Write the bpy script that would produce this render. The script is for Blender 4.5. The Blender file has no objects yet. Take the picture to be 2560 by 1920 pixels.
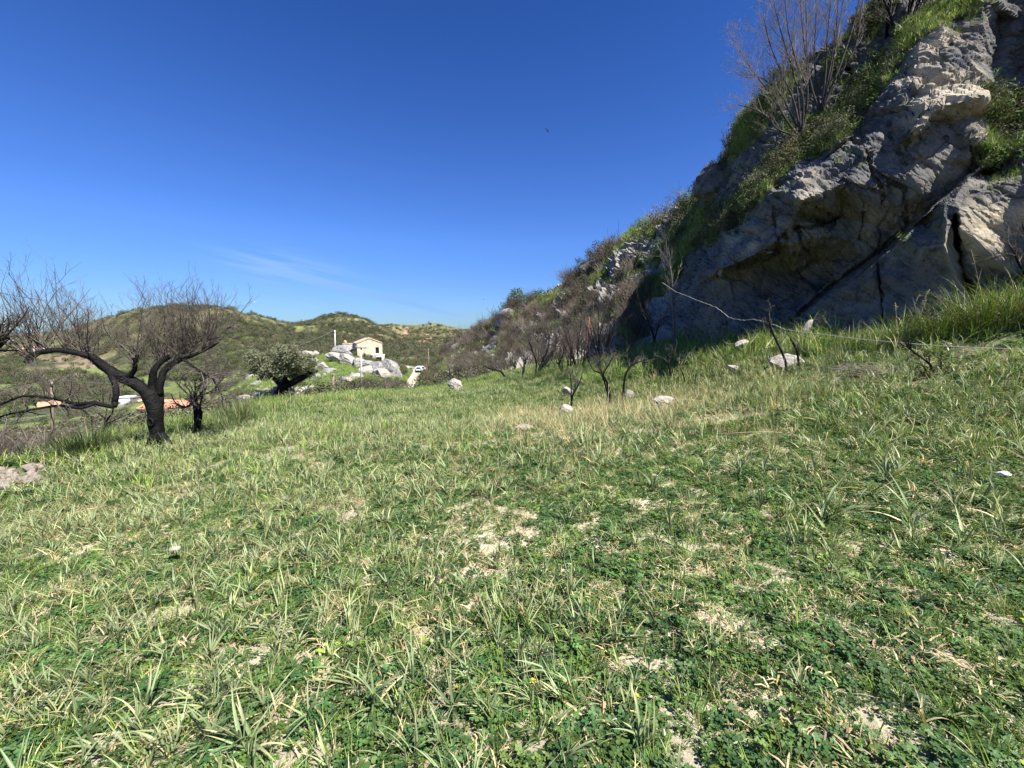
import bpy, bmesh, math, random
import numpy as np
from mathutils import Vector, Euler, Matrix
from mathutils.geometry import delaunay_2d_cdt

# ------------------------------------------------------------------ camera, sky, sun, exposure
sc = bpy.context.scene
COL = sc.collection
FPX, PITCH, CZ = 1000.0, math.radians(7.7), 1.65
cam_d = bpy.data.cameras.new("Camera")
cam_d.sensor_width = 36.0
cam_d.lens = 36.0 * FPX / 2560.0
cam_d.clip_start, cam_d.clip_end = 0.05, 200000
cam = bpy.data.objects.new("Camera", cam_d)
cam.location = (0, 0, CZ)
cam.rotation_euler = (math.pi / 2 - PITCH, 0, 0)
COL.objects.link(cam)
sc.camera = cam

SUN_EL, SUN_AZ = math.radians(55), math.atan2(0.75, -0.66)   # azimuth clockwise from +Y
S = Vector((math.sin(SUN_AZ) * math.cos(SUN_EL), math.cos(SUN_AZ) * math.cos(SUN_EL), math.sin(SUN_EL)))
sun_d = bpy.data.lights.new("sun", 'SUN')
sun_d.energy = 5.0
sun_d.angle = math.radians(0.5)
sun_d.color = (1.0, 0.95, 0.87)
sun = bpy.data.objects.new("sun", sun_d)
sun.rotation_euler = S.to_track_quat('Z', 'Y').to_euler()
COL.objects.link(sun)

world = bpy.data.worlds.new("World")
sc.world = world
world.use_nodes = True
wn, wl = world.node_tree.nodes, world.node_tree.links
wn.clear()
sky = wn.new('ShaderNodeTexSky')
sky.sky_type = 'NISHITA'
sky.sun_disc = False
sky.sun_elevation = SUN_EL
sky.sun_rotation = SUN_AZ
sky.altitude = 300
sky.air_density = 1.0
sky.dust_density = 0.0
sky.ozone_density = 2.5
hsv = wn.new('ShaderNodeHueSaturation')
hsv.inputs['Saturation'].default_value = 1.22
hsv.inputs['Value'].default_value = 1.0
hsv.inputs['Hue'].default_value = 0.5
bg = wn.new('ShaderNodeBackground')
bg.inputs['Strength'].default_value = 0.085
wo = wn.new('ShaderNodeOutputWorld')
wl.new(sky.outputs[0], hsv.inputs['Color'])
# faint cirrus wisps low in the sky
tc = wn.new('ShaderNodeTexCoord')
sep = wn.new('ShaderNodeSeparateXYZ')
wl.new(tc.outputs['Generated'], sep.inputs[0])
def wmath(op, a, b=None, c=None):
    n = wn.new('ShaderNodeMath'); n.operation = op
    for i, v in enumerate((a, b, c)):
        if v is None: continue
        if isinstance(v, (int, float)): n.inputs[i].default_value = v
        else: wl.new(v, n.inputs[i])
    return n.outputs[0]
u_ = wmath('DIVIDE', sep.outputs[0], wmath('MAXIMUM', sep.outputs[1], 0.01))
v_ = wmath('DIVIDE', sep.outputs[2], wmath('MAXIMUM', sep.outputs[1], 0.01))
w_ = wmath('ADD', v_, wmath('MULTIPLY', u_, 0.22))           # along the wisps
cv = wn.new('ShaderNodeCombineXYZ')
wl.new(wmath('MULTIPLY', u_, 3.0), cv.inputs[0]); wl.new(wmath('MULTIPLY', w_, 46.0), cv.inputs[1])
nz = wn.new('ShaderNodeTexNoise'); nz.inputs['Scale'].default_value = 1.0; nz.inputs['Detail'].default_value = 5
wl.new(cv.outputs[0], nz.inputs['Vector'])
def bump1(x, c, w):
    d = wmath('DIVIDE', wmath('SUBTRACT', x, c), w)
    return wmath('POWER', 2.718, wmath('MULTIPLY', wmath('MULTIPLY', d, d), -1.0))
mask = wmath('MULTIPLY', bump1(u_, -0.52, 0.13), bump1(w_, 0.012, 0.035))
mask = wmath('ADD', mask, wmath('MULTIPLY', wmath('MULTIPLY', bump1(u_, -0.25, 0.12), bump1(w_, 0.01, 0.02)), 0.35))
dens = wmath('MULTIPLY', wmath('MAXIMUM', wmath('SUBTRACT', nz.outputs[0], 0.42), 0.0), 3.2)
dens = wmath('MINIMUM', wmath('MULTIPLY', dens, wmath('MULTIPLY', mask, 2.6)), 0.6)
mx = wn.new('ShaderNodeMixRGB')
mx.inputs['Color2'].default_value = (5.0, 6.4, 8.0, 1)
wl.new(dens, mx.inputs['Fac']); wl.new(hsv.outputs[0], mx.inputs['Color1'])
grad = wn.new('ShaderNodeValToRGB')
ge = grad.color_ramp.elements
ge[0].position = 0.0; ge[0].color = (0.21, 0.35, 0.64, 1)
ge[1].position = 1.0; ge[1].color = (0.27, 0.385, 0.67, 1)
for p_, c_ in ((0.04, (0.26, 0.385, 0.66, 1)), (0.2, (0.44, 0.54, 0.86, 1)), (0.33, (0.45, 0.53, 0.85, 1)), (0.7, (0.27, 0.385, 0.67, 1))):
    e_ = ge.new(p_); e_.color = c_
wl.new(sep.outputs[2], grad.inputs[0])
mg = wn.new('ShaderNodeMixRGB'); mg.blend_type = 'MULTIPLY'; mg.inputs[0].default_value = 1.0
wl.new(mx.outputs[0], mg.inputs[1]); wl.new(grad.outputs[0], mg.inputs[2])
wl.new(mg.outputs[0], bg.inputs['Color']); wl.new(bg.outputs[0], wo.inputs['Surface'])

sc.view_settings.view_transform = 'Standard'
sc.view_settings.look = 'None'
sc.view_settings.exposure = 1.2
sc.view_settings.gamma = 1.0
sc.cycles.max_bounces = 6
sc.cycles.transparent_max_bounces = 4
sc.cycles.use_denoising = True

# ------------------------------------------------------------------ helpers
RNG = np.random.default_rng(7)
rnd = random.Random(11)

def P(px, py, D):
    """point of the world seen at photo position px,py at forward distance D"""
    x = px - 1280.0; u = 960.0 - py
    y = FPX * math.cos(PITCH) + u * math.sin(PITCH)
    z = -FPX * math.sin(PITCH) + u * math.cos(PITCH)
    return np.array((x * D / y, D, CZ + z * D / y))

def Pn(px, py, D):
    px, py, D = np.asarray(px, float), np.asarray(py, float), np.asarray(D, float)
    x = px - 1280.0; u = 960.0 - py
    y = FPX * math.cos(PITCH) + u * math.sin(PITCH)
    z = -FPX * math.sin(PITCH) + u * math.cos(PITCH)
    return np.stack((x * D / y, D, CZ + z * D / y), -1)

def _h(ix, iy, iz, seed):
    n = (ix * 374761393 + iy * 668265263 + iz * 2147483647 + seed * 1274126177) & 0xFFFFFFFF
    n = ((n ^ (n >> 13)) * 1274126177) & 0xFFFFFFFF
    n = (n ^ (n >> 16)) & 0xFFFFFFFF
    return n.astype(np.float64) / 4294967295.0

def vnoise(p, seed=0):
    p = np.asarray(p, float)
    i = np.floor(p).astype(np.int64); f = p - i
    f = f * f * f * (f * (f * 6 - 15) + 10)
    r = 0
    for dx in (0, 1):
        for dy in (0, 1):
            for dz in (0, 1):
                w = (f[..., 0] if dx else 1 - f[..., 0]) * (f[..., 1] if dy else 1 - f[..., 1]) * (f[..., 2] if dz else 1 - f[..., 2])
                r = r + w * _h(i[..., 0] + dx, i[..., 1] + dy, i[..., 2] + dz, seed)
    return r * 2 - 1

def fbm(p, oct=4, seed=0, gain=0.5):
    p = np.asarray(p, float); a = 1.0; s = 0; t = 0
    for o in range(oct):
        s = s + a * vnoise(p * (2.03 ** o) + 17.3 * o, seed + o); t += a; a *= gain
    return s / t

def cells(p, seed=0):
    """jittered blocks: value of the nearest block and distance to the joint beside it"""
    p = np.asarray(p, float); b = np.floor(p).astype(np.int64)
    d1 = np.full(p.shape[:-1], 9.0); d2 = d1.copy(); val = np.zeros(p.shape[:-1])
    for dx in (-1, 0, 1):
        for dy in (-1, 0, 1):
            for dz in (-1, 0, 1):
                c = b + np.array((dx, dy, dz))
                h = [_h(c[..., 0], c[..., 1], c[..., 2], seed + k) for k in range(4)]
                d = np.sqrt((c[..., 0] + .1 + .8 * h[0] - p[..., 0]) ** 2 + (c[..., 1] + .1 + .8 * h[1] - p[..., 1]) ** 2 + (c[..., 2] + .1 + .8 * h[2] - p[..., 2]) ** 2)
                m = d < d1; d2 = np.where(m, d1, np.minimum(d2, d)); val = np.where(m, h[3], val); d1 = np.where(m, d, d1)
    return val * 2 - 1, d2 - d1

def n2(x, y, scale, seed, oct=3):
    x = np.asarray(x, float); y = np.asarray(y, float)
    return fbm(np.stack((x * scale, y * scale, np.full_like(x, 0.37)), -1), oct, seed)

def mesh_np(name, verts, faces, mat=None, smooth=True, cols=None, parent=None):
    """one mesh object from numpy verts and an (n,k) face array (or a list of such)"""
    if not isinstance(faces, list): faces = [faces]
    faces = [np.asarray(f, np.int32) for f in faces if len(f)]
    me = bpy.data.meshes.new(name)
    verts = np.asarray(verts, np.float32)
    me.vertices.add(len(verts)); me.vertices.foreach_set('co', verts.ravel())
    nl = sum(f.size for f in faces); npoly = sum(len(f) for f in faces)
    me.loops.add(nl); me.polygons.add(npoly)
    me.loops.foreach_set('vertex_index', np.concatenate([f.ravel() for f in faces]))
    tot = np.concatenate([np.full(len(f), f.shape[1], np.int32) for f in faces])
    st = np.concatenate(([0], np.cumsum(tot)[:-1])).astype(np.int32)
    me.polygons.foreach_set('loop_start', st)
    me.polygons.foreach_set('loop_total', tot)
    me.polygons.foreach_set('use_smooth', np.full(npoly, smooth, bool))
    me.update(calc_edges=True)
    if cols is not None:
        a = me.color_attributes.new('Col', 'FLOAT_COLOR', 'POINT')
        c = np.ones((len(verts), 4), np.float32); c[:, :3] = cols
        a.data.foreach_set('color', c.ravel())
    if mat: me.materials.append(mat)
    o = bpy.data.objects.new(name, me)
    COL.objects.link(o)
    if parent: o.parent = parent
    return o

class MB:
    """collects pieces of one mesh"""
    def __init__(s): s.v = []; s.q = []; s.t = []; s.c = []; s.n = 0
    def add(s, v, q=(), t=(), c=(1, 1, 1)):
        v = np.asarray(v, float).reshape(-1, 3); s.v.append(v)
        if len(q): s.q.append(np.asarray(q) + s.n)
        if len(t): s.t.append(np.asarray(t) + s.n)
        cc = np.asarray(c, float) * np.ones(3)
        s.c.append(np.broadcast_to(cc, (len(v), 3)) if cc.ndim == 1 else cc)
        s.n += len(v)
    def tube(s, pts, rad, sides=6, c=(1, 1, 1), cap=True):
        pts = np.asarray(pts, float); n = len(pts); rad = np.broadcast_to(np.asarray(rad, float), (n,))
        tg = np.gradient(pts, axis=0); tg /= np.linalg.norm(tg, axis=1, keepdims=True) + 1e-9
        ref = np.array((0.31, 0.95, 0.05)) if abs(tg[0, 1]) < 0.8 else np.array((0.9, 0.1, 0.4))
        a = np.cross(tg, ref); a /= np.linalg.norm(a, axis=1, keepdims=True) + 1e-9
        b = np.cross(tg, a)
        ang = np.arange(sides) * 2 * math.pi / sides
        v = pts[:, None] + rad[:, None, None] * (np.cos(ang)[None, :, None] * a[:, None] + np.sin(ang)[None, :, None] * b[:, None])
        q = []
        i = np.arange(sides); j = (i + 1) % sides
        for k in range(n - 1):
            q.append(np.stack((k * sides + i, k * sides + j, (k + 1) * sides + j, (k + 1) * sides + i), 1))
        v = v.reshape(-1, 3); t = []
        if cap:
            v = np.vstack((v, pts[0], pts[-1]))
            t = np.vstack((np.stack((j, i, np.full(sides, n * sides)), 1), np.stack(((n - 1) * sides + i, (n - 1) * sides + j, np.full(sides, n * sides + 1)), 1)))
        s.add(v, np.vstack(q), t, c)
    def box(s, c, h, rot=None, col=(1, 1, 1)):
        v = np.array([(x, y, z) for x in (-1, 1) for y in (-1, 1) for z in (-1, 1)], float) * np.asarray(h, float)
        if rot is not None: v = v @ np.asarray(rot).T
        s.add(v + np.asarray(c, float), [(0, 1, 3, 2), (4, 6, 7, 5), (0, 4, 5, 1), (2, 3, 7, 6), (0, 2, 6, 4), (1, 5, 7, 3)], c=col)
    def build(s, name, mat=None, parent=None, smooth=True, colors=True):
        v = np.vstack(s.v)
        fs = ([np.vstack(s.q)] if s.q else []) + ([np.vstack(s.t)] if s.t else [])
        return mesh_np(name, v, fs, mat, smooth, np.vstack(s.c) if colors else None, parent)

def tag(o, label=None, cat=None, group=None, kind=None):
    if label: o['label'] = label
    if cat: o['category'] = cat
    if group: o['group'] = group
    if kind: o['kind'] = kind
    return o

def empty(name, loc, label, cat, group=None, rz=0):
    o = bpy.data.objects.new(name, None); COL.objects.link(o)
    o.empty_display_size = 0.2
    o.location = loc; o.rotation_euler = (0, 0, rz)
    return tag(o, label, cat, group)

def copy_tree(o, parent=None):
    c = o.copy(); COL.objects.link(c)
    if parent: c.parent = parent
    for ch in list(o.children): copy_tree(ch, c)
    return c

# ------------------------------------------------------------------ materials
def new_mat(name):
    m = bpy.data.materials.new(name); m.use_nodes = True
    nt = m.node_tree; nt.nodes.clear()
    return m, nt.nodes, nt.links

def mat_plain(name, col, rough=0.8, var=0.25, scale=6.0, bump=0.0, bscale=30.0, spec=0.3, metal=0.0):
    m, n, l = new_mat(name)
    out = n.new('ShaderNodeOutputMaterial'); b = n.new('ShaderNodeBsdfPrincipled')
    l.new(b.outputs[0], out.inputs[0])
    t = n.new('ShaderNodeTexCoord')
    nz = n.new('ShaderNodeTexNoise'); nz.inputs['Scale'].default_value = scale; nz.inputs['Detail'].default_value = 6
    l.new(t.outputs['Object'], nz.inputs['Vector'])
    r = n.new('ShaderNodeValToRGB')
    c = np.array(col)
    r.color_ramp.elements[0].position = 0.3; r.color_ramp.elements[1].position = 0.7
    r.color_ramp.elements[0].color = (*np.clip(c * (1 - var), 0, 1), 1)
    r.color_ramp.elements[1].color = (*np.clip(c * (1 + var), 0, 1), 1)
    l.new(nz.outputs[0], r.inputs[0]); l.new(r.outputs[0], b.inputs['Base Color'])
    b.inputs['Roughness'].default_value = rough
    b.inputs['Specular IOR Level'].default_value = spec
    b.inputs['Metallic'].default_value = metal
    if bump:
        nb = n.new('ShaderNodeTexNoise'); nb.inputs['Scale'].default_value = bscale; nb.inputs['Detail'].default_value = 5
        l.new(t.outputs['Object'], nb.inputs['Vector'])
        bp = n.new('ShaderNodeBump'); bp.inputs['Strength'].default_value = bump; bp.inputs['Distance'].default_value = 0.03
        l.new(nb.outputs[0], bp.inputs['Height']); l.new(bp.outputs[0], b.inputs['Normal'])
    return m

def mat_foliage(name, rough=0.55, trans=0.3, rvar=0.45, spec=0.35):
    """vertex colour times a per-plant random value; a part of the light passes through the leaf"""
    m, n, l = new_mat(name)
    out = n.new('ShaderNodeOutputMaterial')
    at = n.new('ShaderNodeAttribute'); at.attribute_name = 'Col'
    oi = n.new('ShaderNodeObjectInfo')
    mr = n.new('ShaderNodeMapRange'); mr.inputs['To Min'].default_value = 1 - rvar * 0.6; mr.inputs['To Max'].default_value = 1 + rvar
    l.new(oi.outputs['Random'], mr.inputs['Value'])
    mul = n.new('ShaderNodeMixRGB'); mul.blend_type = 'MULTIPLY'; mul.inputs[0].default_value = 1
    l.new(at.outputs['Color'], mul.inputs[1]); l.new(mr.outputs[0], mul.inputs[2])
    b = n.new('ShaderNodeBsdfPrincipled'); b.inputs['Roughness'].default_value = rough
    b.inputs['Specular IOR Level'].default_value = spec
    l.new(mul.outputs[0], b.inputs['Base Color'])
    tr = n.new('ShaderNodeBsdfTranslucent')
    yel = n.new('ShaderNodeMixRGB'); yel.blend_type = 'MULTIPLY'; yel.inputs[0].default_value = 1
    yel.inputs[2].default_value = (1.15, 1.2, 0.6, 1)
    l.new(mul.outputs[0], yel.inputs[1]); l.new(yel.outputs[0], tr.inputs[0])
    mxs = n.new('ShaderNodeMixShader'); mxs.inputs[0].default_value = trans
    l.new(b.outputs[0], mxs.inputs[1]); l.new(tr.outputs[0], mxs.inputs[2])
    l.new(mxs.outputs[0], out.inputs[0])
    return m

def mat_rock(name, grey=(0.120, 0.125, 0.129), tan=(0.25, 0.225, 0.18), dark=(0.050, 0.054, 0.058), bed=(0.62, -0.35, 0.70), scale=1.0, soil=False):
    """weathered limestone: grey lichen crust, tan fresh rock, thin bedding ridges"""
    m, n, l = new_mat(name)
    out = n.new('ShaderNodeOutputMaterial'); b = n.new('ShaderNodeBsdfPrincipled'); l.new(b.outputs[0], out.inputs[0])
    b.inputs['Roughness'].default_value = 0.92; b.inputs['Specular IOR Level'].default_value = 0.15
    t = n.new('ShaderNodeTexCoord'); geo = n.new('ShaderNodeNewGeometry')
    rot = n.new('ShaderNodeMapping')
    q = Vector(bed).normalized().rotation_difference(Vector((0, 0, 1)))
    rot.inputs['Rotation'].default_value = q.to_euler(); rot.inputs['Scale'].default_value = (scale,) * 3
    l.new(t.outputs['Object'], rot.inputs['Vector'])
    st = n.new('ShaderNodeMapping'); st.inputs['Scale'].default_value = (0.8, 0.8, 7.0)
    l.new(rot.outputs[0], st.inputs['Vector'])
    def noise(vec, s, d, w=0.6):
        k = n.new('ShaderNodeTexNoise'); k.inputs['Scale'].default_value = s; k.inputs['Detail'].default_value = d; k.inputs['Roughness'].default_value = w
        l.new(vec, k.inputs['Vector']); return k.outputs[0]
    def ramp(x, stops):
        r = n.new('ShaderNodeValToRGB'); e = r.color_ramp.elements
        while len(e) < len(stops): e.new(0.5)
        for k, (p, c) in enumerate(stops): e[k].position = p; e[k].color = (*c, 1)
        l.new(x, r.inputs[0]); return r.outputs[0]
    def mix(f, a, c, mode='MIX'):
        k = n.new('ShaderNodeMixRGB'); k.blend_type = mode
        for i, v in enumerate((f, a, c)):
            if isinstance(v, (int, float)): k.inputs[i].default_value = v
            elif isinstance(v, tuple): k.inputs[i].default_value = (*v, 1)
            else: l.new(v, k.inputs[i])
        return k.outputs[0]
    big = noise(rot.outputs[0], 0.45, 4)
    med = noise(rot.outputs[0], 2.6, 8, 0.7)
    fine = noise(rot.outputs[0], 16, 6, 0.7)
    lay = noise(st.outputs[0], 1.6, 8, 0.65)
    c1 = mix(ramp(big, [(0.47, (0, 0, 0)), (0.68, (1, 1, 1))]), grey, tan)
    c1 = mix(ramp(med, [(0.46, (0, 0, 0)), (0.62, (1, 1, 1))]), c1, dark)
    c1 = mix(ramp(lay, [(0.4, (1, 1, 1)), (0.5, (0, 0, 0))]), c1, tuple(0.55 * x for x in tan))
    c1 = mix(0.55, c1, ramp(fine, [(0.3, (0.55,) * 3), (0.7, (1.35,) * 3)]), 'MULTIPLY')
    if soil:
        at = n.new('ShaderNodeAttribute'); at.attribute_name = 'Col'
        sx = n.new('ShaderNodeSeparateColor'); l.new(at.outputs['Color'], sx.inputs[0])
        soilc = mix(ramp(med, [(0.4, (0, 0, 0)), (0.6, (1, 1, 1))]), (0.07, 0.085, 0.035), (0.17, 0.14, 0.085))
        c1 = mix(sx.outputs[2], c1, mix(ramp(med, [(0.35, (0, 0, 0)), (0.6, (1, 1, 1))]), (0.52, 0.47, 0.39), (0.30, 0.29, 0.27)))
        c1 = mix(sx.outputs[0], c1, soilc)
        c1 = mix(sx.outputs[1], c1, mix(med, (0.36, 0.31, 0.225), (0.56, 0.49, 0.36)))  # colour of the ochre overhangs and of the painted-in sunlit patches
    l.new(c1, b.inputs['Base Color'])
    add = n.new('ShaderNodeMath'); add.operation = 'MULTIPLY_ADD'; add.inputs[1].default_value = 0.6
    l.new(lay, add.inputs[0]); l.new(med, add.inputs[2])
    add2 = n.new('ShaderNodeMath'); add2.operation = 'MULTIPLY_ADD'; add2.inputs[1].default_value = 0.18
    l.new(fine, add2.inputs[0]); l.new(add.outputs[0], add2.inputs[2])
    bp = n.new('ShaderNodeBump'); bp.inputs['Strength'].default_value = 0.6; bp.inputs['Distance'].default_value = 0.16 / scale
    l.new(add2.outputs[0], bp.inputs['Height']); l.new(bp.outputs[0], b.inputs['Normal'])
    return m

def mat_ground():
    m, n, l = new_mat('ground_cover_soil')
    out = n.new('ShaderNodeOutputMaterial'); b = n.new('ShaderNodeBsdfPrincipled'); l.new(b.outputs[0], out.inputs[0])
    b.inputs['Roughness'].default_value = 0.95; b.inputs['Specular IOR Level'].default_value = 0.1
    at = n.new('ShaderNodeAttribute'); at.attribute_name = 'Col'
    t = n.new('ShaderNodeTexCoord')
    a = n.new('ShaderNodeTexNoise'); a.inputs['Scale'].default_value = 9; a.inputs['Detail'].default_value = 9; a.inputs['Roughness'].default_value = 0.75
    l.new(t.outputs['Object'], a.inputs['Vector'])
    c = n.new('ShaderNodeTexNoise'); c.inputs['Scale'].default_value = 0.12; c.inputs['Detail'].default_value = 8; c.inputs['Roughness'].default_value = 0.7
    l.new(t.outputs['Object'], c.inputs['Vector'])
    s = n.new('ShaderNodeMath'); s.operation = 'ADD'; l.new(a.outputs[0], s.inputs[0]); l.new(c.outputs[0], s.inputs[1])
    mr = n.new('ShaderNodeMapRange'); mr.inputs['From Min'].default_value = 0.7; mr.inputs['From Max'].default_value = 1.3
    mr.inputs['To Min'].default_value = 0.55; mr.inputs['To Max'].default_value = 1.45
    l.new(s.outputs[0], mr.inputs['Value'])
    mu = n.new('ShaderNodeMixRGB'); mu.blend_type = 'MULTIPLY'; mu.inputs[0].default_value = 1
    l.new(at.outputs['Color'], mu.inputs[1]); l.new(mr.outputs[0], mu.inputs[2]); l.new(mu.outputs[0], b.inputs['Base Color'])
    bp = n.new('ShaderNodeBump'); bp.inputs['Strength'].default_value = 0.8; bp.inputs['Distance'].default_value = 0.04
    l.new(a.outputs[0], bp.inputs['Height']); l.new(bp.outputs[0], b.inputs['Normal'])
    return m

M_LEAF = mat_foliage('leaf', trans=0.35)
M_BLADE = mat_foliage('grass_blade', rough=0.45, trans=0.22, rvar=0.4, spec=0.4)
M_BUSH = mat_foliage('bush_leaf', rough=0.75, trans=0.15, rvar=0.6, spec=0.12)
M_GROUND = mat_ground()
M_CLIFF = mat_rock('cliff_rock', soil=True)
M_ROCK = mat_rock('pale_limestone', grey=(0.42, 0.395, 0.35), tan=(0.52, 0.455, 0.36), dark=(0.2, 0.195, 0.185), scale=2.2)
M_WALLST = mat_rock('brown_field_stone', grey=(0.29, 0.25, 0.21), tan=(0.36, 0.30, 0.23), dark=(0.12, 0.105, 0.09), scale=4)
M_ROCKG = mat_rock('grey_limestone', grey=(0.31, 0.31, 0.305), tan=(0.42, 0.385, 0.33), dark=(0.12, 0.12, 0.125), scale=0.9)
M_CHAR = mat_plain('charred_bark', (0.0065, 0.0062, 0.006), 0.7, 0.6, 9, 0.9, 22, 0.16)
M_TWIG = mat_plain('dead_twig', (0.108, 0.090, 0.077), 0.85, 0.35, 3)
M_STEM = mat_plain('dark_stem', (0.045, 0.039, 0.035), 0.8, 0.4, 5)
M_TWIGP = mat_plain('pale_dead_twig', (0.24, 0.205, 0.175), 0.85, 0.35, 3)
M_WOOD = mat_plain('pole_wood', (0.24, 0.19, 0.13), 0.85, 0.3, 8)
M_POLEG = mat_plain('pole_concrete', (0.5, 0.48, 0.44), 0.85, 0.12, 4)
M_RUST = mat_plain('rusty_steel', (0.15, 0.058, 0.042), 0.7, 0.3, 12)
M_ROPE = mat_plain('pale_cable', (0.30, 0.29, 0.27), 0.7, 0.15, 20)
M_WIRE = mat_plain('wire', (0.20, 0.21, 0.21), 0.6, 0.1, 5)
M_DARKWIRE = mat_plain('dark_wire', (0.03, 0.03, 0.035), 0.6, 0.1, 5)

# ------------------------------------------------------------------ terrain
def tps(pts, vals, lam=0.0):
    pts = np.asarray(pts, float); n = len(pts)
    d = np.linalg.norm(pts[:, None] - pts[None], axis=2)
    K = np.where(d > 0, d * d * np.log(d + 1e-12), 0) + lam * np.eye(n)
    Q = np.hstack((np.ones((n, 1)), pts))
    A = np.block([[K, Q], [Q.T, np.zeros((3, 3))]])
    sol = np.linalg.solve(A, np.concatenate((vals, np.zeros(3))))
    def f(x, y):
        x = np.asarray(x, float); y = np.asarray(y, float)
        out = sol[n] + sol[n + 1] * x + sol[n + 2] * y
        for i in range(n):
            dd = (x - pts[i, 0]) ** 2 + (y - pts[i, 1]) ** 2
            out = out + sol[i] * 0.5 * dd * np.log(dd + 1e-12)
        return out
    return f

FC = [(0, 1150, 9), (200, 1115, 10.5), (395, 1120, 9.5), (330, 1085, 12), (480, 1060, 14), (560, 1040, 15.5), (640, 1010, 18), (760, 1000, 21), (880, 985, 25),
      (1000, 985, 28), (1050, 977, 32), (1140, 980, 28), (1300, 930, 32), (1400, 930, 27), (1500, 915, 24), (1600, 885, 21), (1700, 865, 18), (1760, 862, 16.5),
      (2000, 840, 12.5), (2150, 850, 11), (2300, 830, 10), (2450, 790, 9.5), (2560, 755, 9), (1280, 1920, 1.3), (1280, 1500, 2.55), (1280, 1200, 5.1),
      (1280, 1080, 8.6), (1280, 1000, 17), (0, 1250, 6.5), (0, 1500, 3.3), (0, 1920, 1.4), (2560, 1920, 1.15), (2560, 1500, 2.2), (2560, 1200, 3.9),
      (2560, 1000, 5.8), (2000, 1200, 4.2), (2000, 1000, 7.5), (2000, 900, 10.5), (1700, 1000, 11), (1700, 920, 14.5), (1500, 1000, 14.5), (700, 1100, 9.2), (700, 1300, 4.2)]
fp = np.array([P(*c) for c in FC] + [(0, 0, 0), (-3, -3, -0.1), (3, -3, 0.3), (-14, 2, -1.5), (14, 3, 2.6), (-8, -4, -0.6), (9, -4, 1.4)])
field_tps = tps(fp[:, :2], fp[:, 2], 0.4)
def field_z(x, y):
    return field_tps(x, y) + 0.035 * n2(x, y, 0.7, 3) + 0.02 * n2(x, y, 2.5, 4, 2)

def lay(pts):
    p = np.array([P(*q) for q in pts])
    az = np.arctan2(p[:, 0], p[:, 1]); r = np.hypot(p[:, 0], p[:, 1]); s = (p[:, 2] - CZ) / r
    o = np.argsort(az)
    return az[o], r[o], s[o]
EDGE = lay([(-1500, 1300, 5), (-400, 1220, 7.5), (0, 1150, 9), (200, 1115, 10.5), (330, 1085, 12), (480, 1060, 14), (560, 1040, 15.5), (640, 1010, 18), (760, 1000, 21), (880, 985, 25), (1000, 985, 28), (1050, 977, 32), (1200, 960, 34), (1300, 935, 36), (1500, 900, 38), (1900, 860, 40), (2700, 820, 30)])
LAYERS = [
 lay([(-1500, 1400, 8), (-400, 1270, 11), (0, 1180, 14), (200, 1140, 16), (330, 1110, 18), (480, 1085, 20), (640, 1030, 25), (760, 1018, 29), (880, 1003, 34), (1000, 1003, 38), (1050, 990, 42), (1200, 960, 45), (1500, 900, 45), (1900, 860, 45), (2700, 820, 40)]),
 lay([(-1500, 1300, 35), (-400, 1150, 40), (0, 1120, 42), (130, 1112, 42), (200, 1095, 44), (400, 1068, 46), (560, 1035, 48), (640, 1005, 48), (760, 992, 52), (880, 986, 58), (960, 985, 62), (1024, 979, 68), (1100, 962, 68), (1300, 935, 64), (1900, 860, 60), (2700, 820, 60)]),
 lay([(-1500, 1220, 80), (-400, 1110, 84), (0, 1086, 84), (150, 1078, 82), (350, 1048, 82), (480, 1036, 80), (560, 1012, 80), (620, 988, 80), (700, 956, 81), (780, 934, 83), (860, 930, 84), (930, 940, 84), (1000, 952, 86), (1036, 951, 88), (1100, 938, 88), (1300, 918, 90), (1900, 870, 90), (2700, 850, 90)]),
 lay([(-1500, 1150, 120), (-400, 1080, 130), (0, 1058, 130), (150, 1048, 130), (350, 1024, 135), (480, 1012, 130), (560, 985, 118), (620, 952, 112), (700, 915, 110), (780, 892, 108), (860, 884, 106), (905, 892, 104), (960, 905, 104), (1000, 922, 106), (1046, 930, 106), (1100, 918, 112), (1300, 900, 120), (1900, 880, 120), (2700, 880, 120)]),
 lay([(-1500, 1060, 260), (-400, 1005, 260), (0, 990, 260), (150, 978, 260), (350, 962, 260), (500, 945, 250), (620, 925, 220), (760, 905, 200), (900, 905, 190), (1000, 905, 190), (1090, 900, 200), (1300, 890, 200), (2700, 880, 200)]),
 lay([(-1500, 920, 560), (-400, 905, 560), (0, 905, 520), (150, 905, 480), (300, 890, 440), (450, 875, 420), (600, 868, 430), (750, 866, 450), (900, 864, 480), (1000, 876, 460), (1060, 880, 460), (1120, 880, 460), (1300, 880, 460), (2700, 880, 460)]),
 lay([(-1500, 845, 1800), (-400, 840, 1600), (0, 840, 1400), (80, 833, 1300), (150, 829, 1100), (190, 816, 820), (240, 800, 740), (300, 787, 700), (360, 773, 660), (430, 765, 650), (545, 763, 640), (585, 772, 650), (620, 784, 680), (660, 797, 710), (700, 807, 750), (745, 809, 800), (780, 803, 820), (815, 792, 840), (850, 785, 850), (880, 791, 860), (915, 802, 850), (950, 815, 820), (985, 835, 780), (1020, 852, 740), (1060, 866, 720), (1120, 876, 700), (1300, 880, 700), (2700, 880, 700)]),
]
def fall(L, k, ds): return (L[0], L[1] * k, L[2] - ds)
LAYERS.append(fall(LAYERS[-1], 1.25, 0.07))
LAYERS.append(fall(LAYERS[-1], 6.0, 0.02))

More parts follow.
